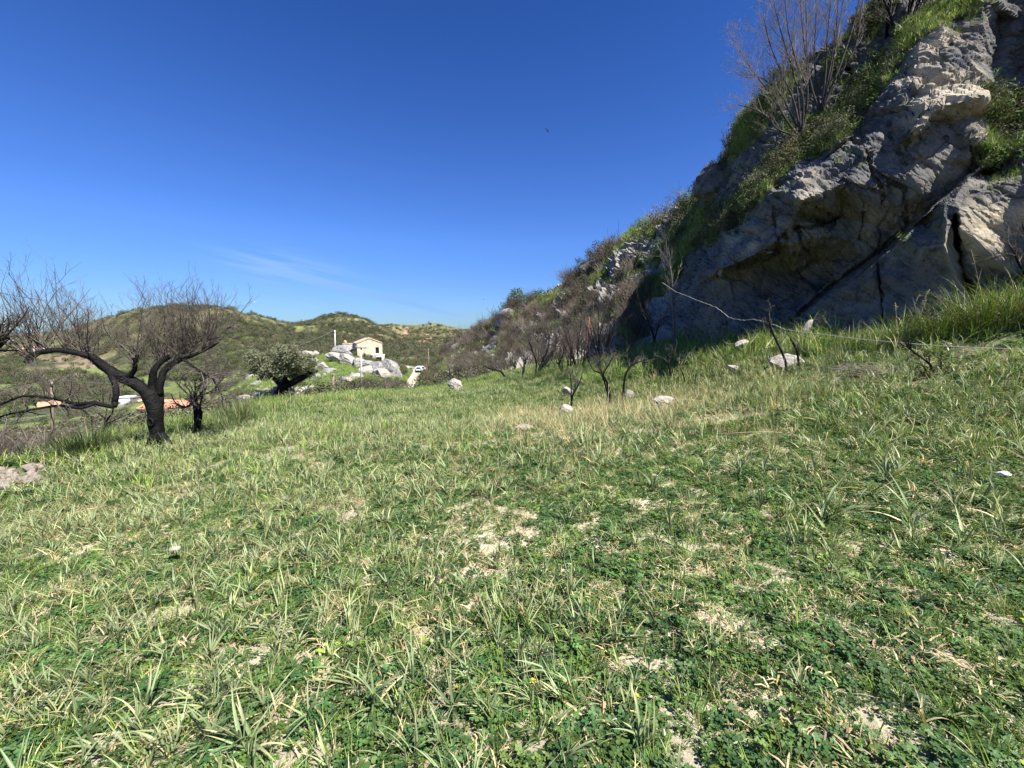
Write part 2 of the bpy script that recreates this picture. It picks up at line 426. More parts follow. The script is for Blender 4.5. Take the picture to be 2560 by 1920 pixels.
def pchip(xk, yk, x):
    """columns of knots: xk,yk (K,N); x (M,) shared -> (M,N)"""
    K, N = xk.shape
    h = np.diff(xk, axis=0); d = np.diff(yk, axis=0) / h
    m = np.zeros_like(yk); m[0] = d[0]; m[-1] = d[-1]
    s = d[:-1] * d[1:] > 0
    m[1:-1] = np.where(s, 2 * d[:-1] * d[1:] / np.where(s, d[:-1] + d[1:], 1), 0)
    out = np.zeros((len(x), N))
    for j in range(N):
        i = np.clip(np.searchsorted(xk[:, j], x) - 1, 0, K - 2)
        t = np.clip((x - xk[i, j]) / h[i, j], -0.5, 1.2)
        out[:, j] = ((1 + 2 * t) * (1 - t) ** 2 * yk[i, j] + t * (1 - t) ** 2 * h[i, j] * m[i, j] + t * t * (3 - 2 * t) * yk[i + 1, j] + t * t * (t - 1) * h[i, j] * m[i + 1, j])
    return out

NAZ, NR = 700, 330
AZ = np.linspace(math.radians(-82), math.radians(70), NAZ)
LR = np.linspace(math.log(0.5), math.log(9000), NR)
def interp_layer(L, az): return np.interp(az, L[0], L[1]), np.interp(az, L[0], L[2])
er, es = interp_layer(EDGE, AZ)
kr, ks = [er], [(field_z(er * np.sin(AZ), er * np.cos(AZ)) - CZ) / er]
for L in LAYERS:
    r_, s_ = interp_layer(L, AZ); kr.append(np.maximum(r_, kr[-1] * 1.12)); ks.append(s_)
far_s = pchip(np.log(np.array(kr)), np.array(ks), LR)
RR = np.exp(LR)[:, None] * np.ones((1, NAZ)); AA = np.ones((NR, 1)) * AZ[None]
GX, GY = RR * np.sin(AA), RR * np.cos(AA)
zf = field_z(GX, GY); zv = CZ + far_s * RR
q = np.clip((np.log(RR) - np.log(er)[None]) / 0.10 + 0.5, 0, 1); q = q * q * (3 - 2 * q)
GZ = zf * (1 - q) + zv * q
far_n = np.clip((RR - 60) / 300, 0, 1)
GZ += far_n * RR * (0.006 * n2(GX, GY, 1 / 45., 21, 5) + 0.004 * n2(GX, GY, 1 / 14., 22, 4))
def ground_z(x, y):
    x = np.asarray(x, float); y = np.asarray(y, float)
    a = np.arctan2(x, y); r = np.maximum(np.hypot(x, y), 0.5001)
    i = np.clip((a - AZ[0]) / (AZ[1] - AZ[0]), 0, NAZ - 1.001); j = np.clip((np.log(r) - LR[0]) / (LR[1] - LR[0]), 0, NR - 1.001)
    i0 = i.astype(int); j0 = j.astype(int); fi = i - i0; fj = j - j0
    return (GZ[j0, i0] * (1 - fi) * (1 - fj) + GZ[j0, i0 + 1] * fi * (1 - fj) + GZ[j0 + 1, i0] * (1 - fi) * fj + GZ[j0 + 1, i0 + 1] * fi * fj)
def gz(x, y): return float(ground_z(np.array(x), np.array(y)))
def G(px, D, dz=0.0):
    """ground point under photo column px at forward distance D"""
    x = (px - 1280.0) * D / 1000.0
    for _ in range(8):
        z = gz(x, D); u = ((z - CZ) / D); # u = tan of elevation
        yy = FPX * math.cos(PITCH) + FPX * math.sin(PITCH) * 0
        # camera-space depth for a point at (D, z)
        cdepth = D * math.cos(PITCH) - (z - CZ) * math.sin(PITCH)
        x = (px - 1280.0) * cdepth / FPX
    return np.array((x, D, gz(x, D) + dz))
def ground_hit(px, py, d0=3.0, d1=135.0):
    """first ground point seen under a photo position"""
    Ds = np.geomspace(d0, d1, 400); p = Pn(np.full(400, px), np.full(400, py), Ds)
    below = p[:, 2] <= ground_z(p[:, 0], p[:, 1])
    k = int(np.argmax(below)) if below.any() else 399
    return np.array((p[k, 0], p[k, 1], gz(p[k, 0], p[k, 1])))
def topx(p):
    p = np.asarray(p, float)
    cd = p[..., 1] * math.cos(PITCH) - (p[..., 2] - CZ) * math.sin(PITCH)
    cu = p[..., 1] * math.sin(PITCH) + (p[..., 2] - CZ) * math.cos(PITCH)
    return 1280 + p[..., 0] / cd * FPX, 960 - cu / cd * FPX

tv = np.stack((GX, GY, GZ), -1).reshape(-1, 3)
idx = np.arange(NR * NAZ).reshape(NR, NAZ)
tf = np.stack((idx[:-1, :-1], idx[:-1, 1:], idx[1:, 1:], idx[1:, :-1]), -1).reshape(-1, 4)[:, ::-1]
# disc under the camera's feet and behind it
nb = 40
bz = [(0.0, 0.0, gz(0, 0.5) - 0.02)]
tpx, tpy = topx(tv)
R1 = RR.ravel()
colr = np.zeros((len(tv), 3))
soil = np.array((0.52, 0.46, 0.335)); grn = np.array((0.085, 0.115, 0.04)); scrub = np.array((0.075, 0.085, 0.042)); meadow = np.array((0.15, 0.19, 0.06)); brown = np.array((0.20, 0.155, 0.105)); drygr = np.array((0.15, 0.142, 0.072))
near_w = np.clip((14 - R1) / 9, 0, 1)[:, None]
ns = n2(tv[:, 0], tv[:, 1], 0.9, 31)[:, None]
colr[:] = (grn * (1 - near_w) + soil * near_w) * (1 + 0.3 * ns)
isf = np.clip((np.log(R1) - np.log(np.broadcast_to(er, RR.shape).ravel())) / 0.15, 0, 1)[:, None]
nf = n2(tv[:, 0], tv[:, 1], 1 / 60., 33, 4)[:, None]; nf2 = n2(tv[:, 0], tv[:, 1], 1 / 18., 34, 4)[:, None]
vcol = scrub * (1 + 0.5 * nf2)
knoll = ((R1 > 28) & (R1 < 135) & (tpx > 600) & (tpx < 1150))[:, None]
vcol = np.where(nf > 0.08, meadow * (1 + 0.4 * nf2), vcol)
hill_top = np.clip((R1 - 420) / 120, 0, 1)[:, None]
vcol = vcol * (1 - hill_top) + hill_top * (np.where(nf2 + 0.5 * nf > 0.0, drygr, scrub) * (0.85 + 0.5 * nf2))
vcol = np.where(knoll, np.array((.105, .15, .045)) * (1 + .5 * nf2 + .5 * ns), vcol)
colr = colr * (1 - isf) + vcol * isf
def paint(px0, px1, py0, py1, c, rmin, rmax, k=1.0):
    ex = ((tpx - (px0 + px1) / 2) / ((px1 - px0) / 2)) ** 2 + ((tpy - (py0 + py1) / 2) / ((py1 - py0) / 2)) ** 2
    w = np.clip((1.25 - ex + 0.7 * nf2[:, 0]) * 3, 0, 1) * ((R1 > rmin) & (R1 < rmax)) * k
    colr[:] = colr * (1 - w[:, None]) + np.array(c) * w[:, None]
for a in [(95, 260, 890, 906, brown), (130, 300, 908, 920, brown * 1.15), (60, 250, 932, 948, brown), (20, 150, 918, 930, drygr), (0, 130, 845, 872, meadow), (-60, 60, 900, 925, meadow), (150, 330, 922, 932, meadow), (-100, 120, 960, 985, meadow * 0.9),
          (300, 560, 955, 985, meadow * 0.8), (330, 480, 1000, 1035, meadow), (560, 640, 830, 860, meadow * .8)]:
    paint(*a, 150, 900)
for a in [(735, 760, 816, 822, (0.20, 0.225, 0.065)), (775, 800, 824, 832, (0.20, 0.225, 0.065)), (860, 900, 796, 803, drygr * 1.6), (995, 1010, 815, 850, (0.30, 0.19, 0.13)), (1080, 1100, 855, 885, (0.32, 0.21, 0.15))]:
    paint(*a, 300, 1000)
ground = mesh_np('ground', tv, tf, M_GROUND, True, np.clip(colr, 0.01, 0.8))
tag(ground, kind='structure')
bm_pts = [P(0, 0, 1)]
na = 64; ang = np.linspace(math.radians(70), math.radians(278), na)
rr = np.array([0.49, 3, 8, 16, 30])
bx, by = rr[:, None] * np.sin(ang)[None], rr[:, None] * np.cos(ang)[None]
bzv = field_z(np.clip(bx, -13, 13), np.clip(by, -6, 20)) - 0.01
bv = np.vstack((np.stack((bx, by, bzv), -1).reshape(-1, 3)))
ib = np.arange(5 * na).reshape(5, na)
bf = np.stack((ib[:-1, :-1], ib[:-1, 1:], ib[1:, 1:], ib[1:, :-1]), -1).reshape(-1, 4)[:, ::-1]
tag(mesh_np('ground_behind', bv, bf, M_GROUND, True, np.tile(soil * 0.5, (len(bv), 1))), kind='structure')

# far ridge beyond the middle hill and the sea
def ridge(name, line, kf, dpy_foot, kb, dpy_back, mat, cfun, n=360):
    a = np.array(line, float); t = np.linspace(0, 1, n); pxs = np.interp(t, np.linspace(0, 1, len(a)), a[:, 0])
    pxs = np.linspace(a[0, 0], a[-1, 0], n)
    pys = np.interp(pxs, a[:, 0], a[:, 1]) + 1.2 * fbm(np.stack((pxs / 9, pxs * 0, pxs * 0), -1), 4, 5)
    Ds = np.interp(pxs, a[:, 0], a[:, 2])
    rows = []
    m = 40
    for k in range(m + 1):
        u = k / m
        pf = pys * u + (pys + dpy_foot) * (1 - u) ; D = Ds * (u + (1 - u) * kf)
        p = Pn(pxs, pf, D); rows.append(p)
    rows.append(Pn(pxs, pys + dpy_back, Ds * kb))
    v = np.array(rows)
    nn = fbm(v / 60., 5, 9)
    v[1:m, :, 2] += 14 * nn[1:m]
    c = cfun(v, nn)
    i = np.arange(v.shape[0] * n).reshape(v.shape[0], n)
    f = np.stack((i[:-1, :-1], i[:-1, 1:], i[1:, 1:], i[1:, :-1]), -1).reshape(-1, 4)
    return tag(mesh_np(name, v.reshape(-1, 3), f, mat, True, c.reshape(-1, 3)), kind='structure'), v
def far_col(v, nn):
    n1 = fbm(v / 35., 4, 12); ridx, ridy = topx(v)
    c = np.where((n1 + 0.4 * nn > -0.05)[..., None], drygr * 0.9, scrub * 1.05)
    c = c * (1 + 0.45 * n1)[..., None]
    for cx, cy, w, h in ((1010, 838, 16, 20), (1065, 846, 18, 14), (1185, 830, 16, 9), (1096, 856, 8, 8), (1000, 822, 4, 12)):
        e = ((ridx - cx + (ridy - cy) * 0.4) / w) ** 2 + ((ridy - cy) / h) ** 2 + 1.4 * n1
        c = np.where((e < 0.7)[..., None], np.array((0.30, 0.20, 0.145)) * (1 + 0.4 * n1)[..., None], c)
    return np.clip(c, 0.01, 0.7)
far_ridge, FRV = ridge('hill', [(820, 850, 1300), (880, 815, 1300), (915, 812, 1300), (945, 811, 1300), (975, 809, 1300), (1000, 812, 1280), (1030, 813, 1270), (1060, 810, 1260), (1085, 811, 1250), (1110, 814, 1220), (1135, 817, 1180), (1155, 822, 1150), (1180, 822, 1100), (1195, 832, 1060), (1215, 845, 1040), (1300, 880, 1040)], 0.45, 66, 1.3, 60, M_GROUND, far_col)
sea_m = mat_plain('sea_water', (0.05, 0.13, 0.26), 0.35, 0.08, 0.002, 0, 1, 0.3)
a_ = np.linspace(math.radians(-85), math.radians(20), 40)
sr = np.array([3000., 20000., 90000.])
sv = np.stack((sr[:, None] * np.sin(a_)[None], sr[:, None] * np.cos(a_)[None], np.full((3, 40), -260.)), -1).reshape(-1, 3)
si = np.arange(120).reshape(3, 40)
tag(mesh_np('sea', sv, np.stack((si[:-1, :-1], si[:-1, 1:], si[1:, 1:], si[1:, :-1]), -1).reshape(-1, 4)[:, ::-1], sea_m), kind='structure')
# ------------------------------------------------------------------ rock cliff and the slope that runs on behind it
CPT = {}
def cp(k, px, py, D): CPT[k] = (px, py, D)
# skyline of slope and cliff, from far to near
SKY = [(1090, 905, 112), (1120, 870, 104), (1150, 850, 98), (1195, 832, 90), (1215, 806, 84), (1240, 793, 79), (1270, 767, 73), (1300, 752, 69), (1332, 737, 65), (1365, 722, 62), (1395, 706, 58), (1420, 690, 55),
       (1455, 660, 50), (1475, 652, 48), (1510, 622, 46), (1545, 598, 44), (1572, 575, 41), (1620, 552, 38), (1665, 528, 35), (1705, 498, 32), (1745, 470, 29.5), (1757, 482, 28), (1766, 446, 28), (1800, 422, 27.5),
       (1818, 370, 27), (1850, 300, 26), (1890, 262, 25), (1930, 222, 24), (1965, 195, 23.5), (2008, 150, 23), (2055, 115, 22.5), (2105, 95, 22), (2140, 60, 22), (2185, 30, 21.5), (2240, -12, 21), (2400, -120, 20), (2600, -230, 19), (2800, -330, 18.5)]
SKY = [(x, y + (9 if 1230 < x < 1740 else 0), d) for x, y, d in SKY]
BASE = [(1090, 935, 92), (1120, 945, 76), (1180, 945, 62), (1240, 945, 50), (1300, 950, 40), (1350, 955, 34), (1400, 955, 29), (1500, 940, 24.5), (1600, 912, 21.2), (1700, 895, 18.2), (1760, 900, 16.3), (1880, 890, 14.3), (2000, 890, 12.2), (2150, 900, 10.9), (2300, 880, 10), (2450, 850, 9.5), (2560, 815, 9), (2800, 780, 8.2)]
MID = [ # slope between base and skyline
 (1180, 880, 84), (1250, 850, 70), (1230, 900, 66), (1320, 800, 60), (1320, 880, 48), (1400, 760, 51), (1400, 850, 40), (1480, 700, 45), (1470, 800, 37), (1560, 640, 39), (1540, 760, 32), (1520, 860, 27), (1620, 620, 33), (1620, 720, 27.5), (1600, 800, 24), (1600, 860, 22),
 (1680, 580, 29), (1690, 660, 24), (1680, 760, 20.5), (1660, 830, 20),
 # grassy ledge above the cliff lip (back and front)
 (1760, 540, 25), (1840, 440, 24), (1905, 400, 22.5), (1960, 345, 21.5), (2060, 280, 20.5), (2150, 195, 20.2), (2225, 110, 19.8), (2320, 30, 19.2), (2450, -70, 17.2), (2650, -160, 16.4),
 (1780, 620, 20), (1860, 560, 19.2), (1945, 470, 18.4), (2030, 395, 18), (2140, 322, 17.7), (2185, 245, 17.4), (2240, 178, 17), (2300, 80, 17), (2380, 45, 16.6), (2460, -5, 16), (2660, -80, 15)]
CTRL = SKY + BASE + MID
def C(*a): CTRL.append(a); return len(CTRL) - 1
LINES = []
# lip of main cliff from left to right, wall below
a1 = C(1712, 700, 20.2); a2 = C(1755, 650, 19.3); a3 = C(1820, 588, 17.9); a4 = C(1885, 548, 17.4); a5 = C(1932, 478, 17.2); a6 = C(1998, 440, 16.6); a7 = C(2055, 402, 16.7); a8 = C(2145, 332, 16.6); a9 = C(2188, 262, 16.5)
LINES.append((a1, a2, a3, a4, a5, a6, a7, a8, a9))
# overhanging lip on the left with the cave under it
b1 = C(1722, 690, 18.6); b2 = C(1790, 668, 15.7); b3 = C(1806, 676, 15.5); b4 = C(1850, 652, 15.2); b5 = C(1893, 632, 15.1); b6 = C(1935, 600, 15.2); b7 = C(1960, 588, 15.6)
LINES.append((b1, b2, b3, b4, b5, b6, b7))
b2u = C(1800, 690, 16.6); b4u = C(1860, 672, 16.9); b5u = C(1905, 655, 17.0); b6u = C(1950, 632, 16.7)
LINES.append((b2u, b4u, b5u, b6u))
C(1735, 720, 17.6); C(1765, 752, 16.6); C(1830, 742, 16.2); C(1742, 800, 16.4); C(1800, 820, 15.3); C(1870, 800, 14.9); C(1915, 720, 16.2); C(1945, 690, 16.7); C(1895, 845, 13.9); C(1960, 770, 14.9); C(1990, 690, 16.3); C(2030, 655, 16.0)
C(2075, 650, 15.5); C(2085, 690, 14.9); C(2045, 720, 15.1); C(1932, 640, 15.3); C(1975, 610, 15.0); C(2070, 585, 14.9)
# block with the big dark underside
d1 = C(2000, 452, 15.9); d2 = C(2032, 440, 15.9); d3 = C(2076, 473, 15.0); d4 = C(2040, 487, 14.75); d5 = C(2003, 500, 14.7); d6 = C(1990, 470, 15.8)
LINES.append((d1, d2, d3, d4, d5, d6, d1))
d7 = C(2120, 452, 14.7); d8 = C(2155, 400, 15.1); d9 = C(2100, 350, 16.2); d10 = C(2165, 380, 15.0)
LINES.append((d3, d7, d8))
e1 = C(2002, 545, 16.0); e2 = C(2068, 562, 15.9); e3 = C(2105, 540, 15.7); e4 = C(2112, 497, 15.4); e5 = C(1970, 570, 15.2); e6 = C(2000, 515, 15.5)
LINES.append((e1, e2, e3, e4)); LINES.append((d5, e6)); LINES.append((d4, e2))
C(2150, 520, 14.9); C(2200, 470, 14.5); C(2180, 560, 14.6); C(2230, 520, 14.3); C(2130, 600, 14.7)
# tall block, top right
f1 = C(2245, 185, 16.7); f2 = C(2300, 95, 16.6); f3 = C(2350, 62, 16.2); f4 = C(2400, 90, 15.9); f5 = C(2430, 130, 15.4); f6 = C(2470, 205, 14.8); f7 = C(2480, 262, 13.9)
f8 = C(2238, 215, 16.0); f9 = C(2262, 262, 15.1); f10 = C(2293, 318, 13.9); f11 = C(2345, 268, 13.9); f12 = C(2400, 255, 13.6); f13 = C(2450, 242, 13.6)
LINES.append((f1, f2, f3, f4, f5, f6, f7)); LINES.append((f1, f8, f9, f10)); LINES.append((f10, f11, f12, f13, f7))
C(2300, 180, 15.6); C(2370, 160, 15.2); C(2330, 225, 14.8); C(2420, 200, 14.7); C(2262, 220, 15.6)
g1 = C(2310, 345, 14.3); g2 = C(2375, 305, 14.4); g3 = C(2440, 290, 14.4); g4 = C(2483, 285, 14.3); g5 = C(2468, 345, 13.9)
LINES.append((g1, g2, g3, g4))
C(2215, 300, 15.8); C(2230, 370, 15.0); C(2275, 430, 14.3); C(2350, 400, 14.2); C(2420, 400, 13.9); C(2310, 480, 13.9)
h1 = C(2440, 350, 13.6); h2 = C(2478, 360, 13.3)
# face right of the tall block, the dark recess and the planted gully
C(2455, 60, 15.6); C(2500, 40, 16.4); C(2560, 50, 15.5); C(2490, 140, 15.8); C(2540, 150, 15.4); C(2600, 60, 14.5); C(2560, 240, 14.6); C(2500, 260, 15.1); C(2500, 350, 14.6); C(2560, 330, 14.2); C(2465, 430, 14.5); C(2500, 395, 14.4); C(2640, 250, 13.5); C(2700, 100, 13.6)
# crack along the top of the lower slab
kk = [(1945, 828, 13.6), (1985, 796, 13.75), (2050, 738, 13.9), (2100, 698, 14.0), (2170, 650, 14.05), (2240, 596, 14.1), (2300, 540, 14.1), (2360, 484, 14.1), (2415, 436, 14.1), (2475, 392, 14.3)]
kin = [C(x, y + 1, D + 0.22 + .12 * math.sin(x * .09)) for x, y, D in kk]; kup = [C(x - 4, y - 8, D + 0.1) for x, y, D in kk]; kdn = [C(x + 5, y + 9, D - 0.5) for x, y, D in kk]
LINES += [tuple(kin), tuple(kup), tuple(kdn)]
# lower slab: its rim, its big shaded face, the lit shoulder on the right
s1 = C(2000, 815, 12.9); s2 = C(2090, 738, 13.0); s3 = C(2135, 705, 12.9); s4 = C(2188, 660, 12.7); s5 = C(2260, 592, 12.9); s6 = C(2310, 540, 12.9); s7 = C(2358, 508, 12.7); s8 = C(2385, 492, 12.7); s9 = C(2425, 468, 12.9)
LINES.append((s1, s2, s3, s4, s5, s6, s7, s8, s9))
m1 = C(2140, 722, 12.3); m2 = C(2190, 690, 12.05); LINES.append((s3, m1, m2, s4))
C(2060, 800, 12.4); C(2100, 840, 11.5); C(2180, 760, 11.7); C(2200, 690, 12.1); C(2215, 810, 10.9); C(2280, 700, 11.4); C(2300, 620, 11.9); C(2310, 780, 10.5); C(2340, 690, 11.0)
n1 = C(2368, 560, 11.7); n2_ = C(2362, 610, 11.35); n3 = C(2380, 660, 10.9); n4 = C(2405, 715, 10.4); n5 = C(2420, 760, 10.1)
LINES.append((n1, n2_, n3, n4, n5))
n1b = C(2378, 556, 11.9); n2b = C(2374, 606, 11.65); n3b = C(2392, 655, 11.2); n4b = C(2417, 708, 10.8); n5b = C(2430, 756, 10.4)
LINES.append((n1b, n2b, n3b, n4b, n5b))
C(2410, 570, 11.6); C(2420, 640, 11.1); C(2440, 700, 10.5); C(2455, 760, 9.9)
o1 = C(2440, 655, 10.75); o2 = C(2480, 640, 10.6); o3 = C(2520, 665, 10.3); o4 = C(2570, 690, 10.0); o5 = C(2620, 690, 9.8)
LINES.append((o1, o2, o3, o4, o5))
C(2400, 520, 12.1); C(2450, 510, 12.3); C(2470, 470, 12.6); C(2540, 500, 12.2); C(2560, 430, 12.6); C(2530, 370, 13.4); C(2600, 330, 12.9); C(2700, 420, 11.6); C(2500, 570, 11.7); C(2560, 590, 11.3); C(2640, 560, 11)
C(2470, 700, 10.5); C(2510, 730, 9.95); C(2590, 730, 9.5); C(2800, 200, 12.2); C(2800, 450, 10.6); C(2800, 620, 9.4)

def control_surface():
    pts = [Vector((c[0], c[1])) for c in CTRL]
    n1, n2_ = len(SKY), len(BASE)
    loop = list(range(n1)) + [n1 + i for i in range(n2_ - 1, -1, -1)]
    ed = [(loop[i], loop[(i + 1) % len(loop)]) for i in range(len(loop))]
    for L in LINES: ed += [(L[i], L[i + 1]) for i in range(len(L) - 1)]
    r = delaunay_2d_cdt(pts, ed, [loop], 1, 0.01)
    V = np.array([(v.x, v.y) for v in r[0]]); D = np.zeros(len(V))
    carr = np.array(CTRL)
    for i, o in enumerate(r[3]):
        if o: D[i] = np.mean([CTRL[k][2] for k in o])
        else:
            d = np.hypot(carr[:, 0] - V[i, 0], carr[:, 1] - V[i, 1]); k = np.argsort(d)[:2]
            w = 1 / (d[k] + 1e-6); D[i] = (w * carr[k, 2]).sum() / w.sum()
    return V, D, np.array([list(f) for f in r[2]])
CV, CD, CF = control_surface()
STEP = 3.2
gx = np.arange(1084, 2804, STEP); gy = np.arange(-340, 964, STEP)
DG = np.full((len(gy), len(gx)), np.nan)
for t3 in CF:
    p0, p1, p2 = CV[t3]
    x0, x1 = max(0, int((min(p0[0], p1[0], p2[0]) - gx[0]) / STEP) - 1), int((max(p0[0], p1[0], p2[0]) - gx[0]) / STEP) + 2
    y0, y1 = max(0, int((min(p0[1], p1[1], p2[1]) - gy[0]) / STEP) - 1), int((max(p0[1], p1[1], p2[1]) - gy[0]) / STEP) + 2
    X, Y = np.meshgrid(gx[x0:x1], gy[y0:y1])
    det = (p1[1] - p2[1]) * (p0[0] - p2[0]) + (p2[0] - p1[0]) * (p0[1] - p2[1])
    if abs(det) < 1e-9 or X.size == 0: continue
    l0 = ((p1[1] - p2[1]) * (X - p2[0]) + (p2[0] - p1[0]) * (Y - p2[1])) / det
    l1 = ((p2[1] - p0[1]) * (X - p2[0]) + (p0[0] - p2[0]) * (Y - p2[1])) / det
    l2 = 1 - l0 - l1
    m = (l0 >= -1e-6) & (l1 >= -1e-6) & (l2 >= -1e-6)
    val = l0 / CD[t3[0]] + l1 / CD[t3[1]] + l2 / CD[t3[2]]          # perspective-true: planar facets
    sub = DG[y0:y1, x0:x1]; sub[m] = 1 / val[m]
XG, YG = np.meshgrid(gx, gy)
ok = ~np.isnan(DG)
D0 = np.where(ok, DG, 20.0)
def sstep(t): t = np.clip(t, 0, 1); return t * t * (3 - 2 * t)
D0 = D0 * (1 - 0.22 * sstep((870 - YG) / 450) * sstep((XG - 1700) / 180))      # the wall stands upright to slightly overhanging
ysk_ = np.interp(XG, [q[0] for q in SKY], [q[1] for q in SKY]); yba_ = np.interp(XG, [q[0] for q in BASE], [q[1] for q in BASE])
D0 = D0 * (1 + 0.42 * np.clip((yba_ - YG) / (yba_ - ysk_ + 1), 0, 1) ** .8 * sstep((1815 - XG) / 150))     # the slope lies back
# open joints in the rock
def dist_poly(X, Y, pl):
    d = np.full(X.shape, 1e9)
    for (ax, ay), (bx_, by_) in zip(pl[:-1], pl[1:]):
        vx, vy = bx_ - ax, by_ - ay; L2 = vx * vx + vy * vy
        t = np.clip(((X - ax) * vx + (Y - ay) * vy) / L2, 0, 1)
        d = np.minimum(d, np.hypot(X - ax - t * vx, Y - ay - t * vy))
    return d
wob = 5 * fbm(np.stack((XG / 20, YG / 20, XG * 0), -1), 3, 61); wob2 = 5 * fbm(np.stack((XG / 20, YG / 20, XG * 0 + 9), -1), 3, 62)
CRACKS = [([(2221, 303), (2229, 350), (2248, 381), (2264, 408)], .2, 2.6), ([(2147, 330), (2170, 389), (2182, 428), (2205, 474), (2203, 510)], .28, 3), ([(2295, 312), (2303, 345), (2270, 370), (2244, 385)], .12, 2.6), ([(2423, 342), (2431, 389), (2425, 430)], .4, 3),
          ([(1933, 515), (1939, 578), (1953, 621)], .35, 3), ([(1972, 644), (2011, 699), (2023, 738)], .25, 2.6), ([(2192, 656), (2202, 722), (2208, 800)], .35, 3), ([(2386, 540), (2394, 617), (2408, 668), (2417, 703), (2426, 745)], .7, 4.5),
          ([(1995, 567), (2000, 610), (2030, 640)], .4, 3), ([(1972, 567), (2046, 567), (2097, 547)], .5, 3), ([(2245, 285), (2275, 400), (2330, 395), (2370, 340)], .12, 2.6), ([(2060, 300), (2130, 260), (2190, 215)], .4, 4), ([(2290, 210), (2345, 195), (2420, 215), (2455, 185)], .2, 3),
          ([(2265, 175), (2330, 160), (2380, 110)], .3, 4), ([(2300, 290), (2370, 235), (2440, 190)], .25, 3), ([(2180, 420), (2260, 470), (2270, 560)], .25, 3), ([(2100, 440), (2160, 500), (2150, 600)], .25, 3), ([(1860, 330), (1900, 300), (1950, 290)], .4, 4), ([(1985, 175), (2080, 160), (2150, 120)], .2, 4), ([(2120, 170), (2140, 210)], .5, 5)]
for pl, dep, w in CRACKS:
    D0 = D0 + (.45 if w < 4.2 else 1) * dep * np.exp(-(dist_poly(XG + wob, YG + wob2, pl) / min(w, 2.4 if w < 4.2 else w)) ** 2)
PG = Pn(XG, YG, D0)
def normals(Pg):
    du = np.gradient(Pg, axis=1); dv = np.gradient(Pg, axis=0)
    n = np.cross(du, dv); n /= np.linalg.norm(n, axis=-1, keepdims=True) + 1e-9
    flip = (n * (Pg - np.array((0, 0, CZ)))).sum(-1) > 0
    n[flip] *= -1
    return n
NG = normals(PG)
# how much of the ground there is grass-grown: the slope left of the cliff and the ledges
def poly_mask(pl, soft):
    X, Y = XG, YG; ins = np.zeros(X.shape, bool)
    for (ax, ay), (bx_, by_) in zip(pl, pl[1:] + pl[:1]):
        c = ((ay > Y) != (by_ > Y)) & (X < (bx_ - ax) * (Y - ay) / (by_ - ay + 1e-9) + ax)
        ins ^= c
    d = dist_poly(X, Y, pl + pl[:1])
    return np.clip(0.5 + np.where(ins, d, -d) / soft, 0, 1)
VEG = [[(1080, 960), (1080, 840), (1195, 825), (1340, 730), (1460, 650), (1620, 545), (1730, 480), (1755, 520), (1765, 545), (1850, 500), (1930, 405), (2000, 350), (2010, 380), (1930, 465), (1860, 555), (1790, 600), (1720, 630), (1690, 700), (1640, 760), (1620, 860), (1580, 960)],
       [(1990, 370), (2080, 300), (2160, 200), (2225, 150), (2250, 90), (2330, 20), (2400, -40), (2470, -40), (2440, 20), (2350, 55), (2290, 90), (2240, 170), (2180, 250), (2130, 310), (2050, 390)],
       [(2480, 250), (2570, 290), (2570, 330), (2480, 430), (2462, 400), (2478, 300)],
       [(1760, 440), (1850, 290), (1960, 190), (2000, 175), (1960, 240), (1900, 330), (1830, 400), (1790, 440)],
       [(2090, 110), (2180, 20), (2240, -30), (2250, 20), (2180, 90)]]
VM = np.zeros(XG.shape)
for pl in VEG: VM = np.maximum(VM, poly_mask(pl, 26))
bed = np.array((0.62, -0.35, 0.70)); bed /= np.linalg.norm(bed)
tb1 = np.cross(bed, (0, 0, 1)); tb1 /= np.linalg.norm(tb1); tb2 = np.cross(bed, tb1)
BQ = np.stack((PG @ tb1, PG @ tb2, PG @ bed), -1)
dist = D0[..., None] / 14.0
strata = fbm(BQ * np.array((0.5, 0.5, 3.2)), 5, 41, 0.55)
blocky = fbm(BQ * np.array((0.9, 0.9, 1.5)), 4, 44, 0.5)
def ridged(p, seed): return 1 - 2 * np.abs(vnoise(p, seed))
steps = ridged(BQ * np.array((0.35, 0.35, 1.15)) + 0.4 * blocky[..., None], 46)
fine = fbm(BQ * np.array((3.0, 3.0, 9.0)), 4, 47, 0.6)
wq = BQ + 0.16 * np.stack((fbm(BQ * 1.3, 3, 71), fbm(BQ * 1.3 + 9, 3, 72), 0.5 * fbm(BQ * 1.3 + 5, 3, 73)), -1)
ca, ga = cells(wq * np.array((.52, .40, 1.15)), 81)
cb_, gb = cells(wq * np.array((1.5, 1.1, 4.2)), 91)
cc_, gc = cells(wq * np.array((3.2, 2.4, 11.0)), 95)
rockd = 0.05 * strata + 0.05 * blocky + 0.085 * ca + 0.055 * cb_ + 0.026 * cc_ + 0.03 * fine - 0.10 * np.exp(-(ga / .05) ** 2) - 0.03 * np.exp(-(gb / .06) ** 2)
slope_d = (0.5 * fbm(PG * 0.28, 4, 51) + 0.30 * fbm(PG * 1.1, 3, 52))
outc = np.clip((fbm(PG * np.array((0.22, 0.12, 0.3)), 4, 53) + 0.0) * 7, 0, 1) * (XG < 1760)       # bare outcrops on the grassy slope
soilm = np.clip(VM * (1 - outc) , 0, 1)
amp = np.clip(D0 / 15, 0.7, 2.2)
smooth_k = 1 - 0.62 * poly_mask([(1960, 835), (2190, 655), (2330, 545), (2430, 440), (2400, 540), (2390, 640), (2430, 770), (2200, 860), (2050, 880)], 20)
smooth_k = np.minimum(smooth_k, 1 - 0.4 * poly_mask([(1740, 850), (1800, 690), (2060, 640), (2250, 560), (2420, 420), (2330, 420), (2100, 580), (1960, 660)], 20))
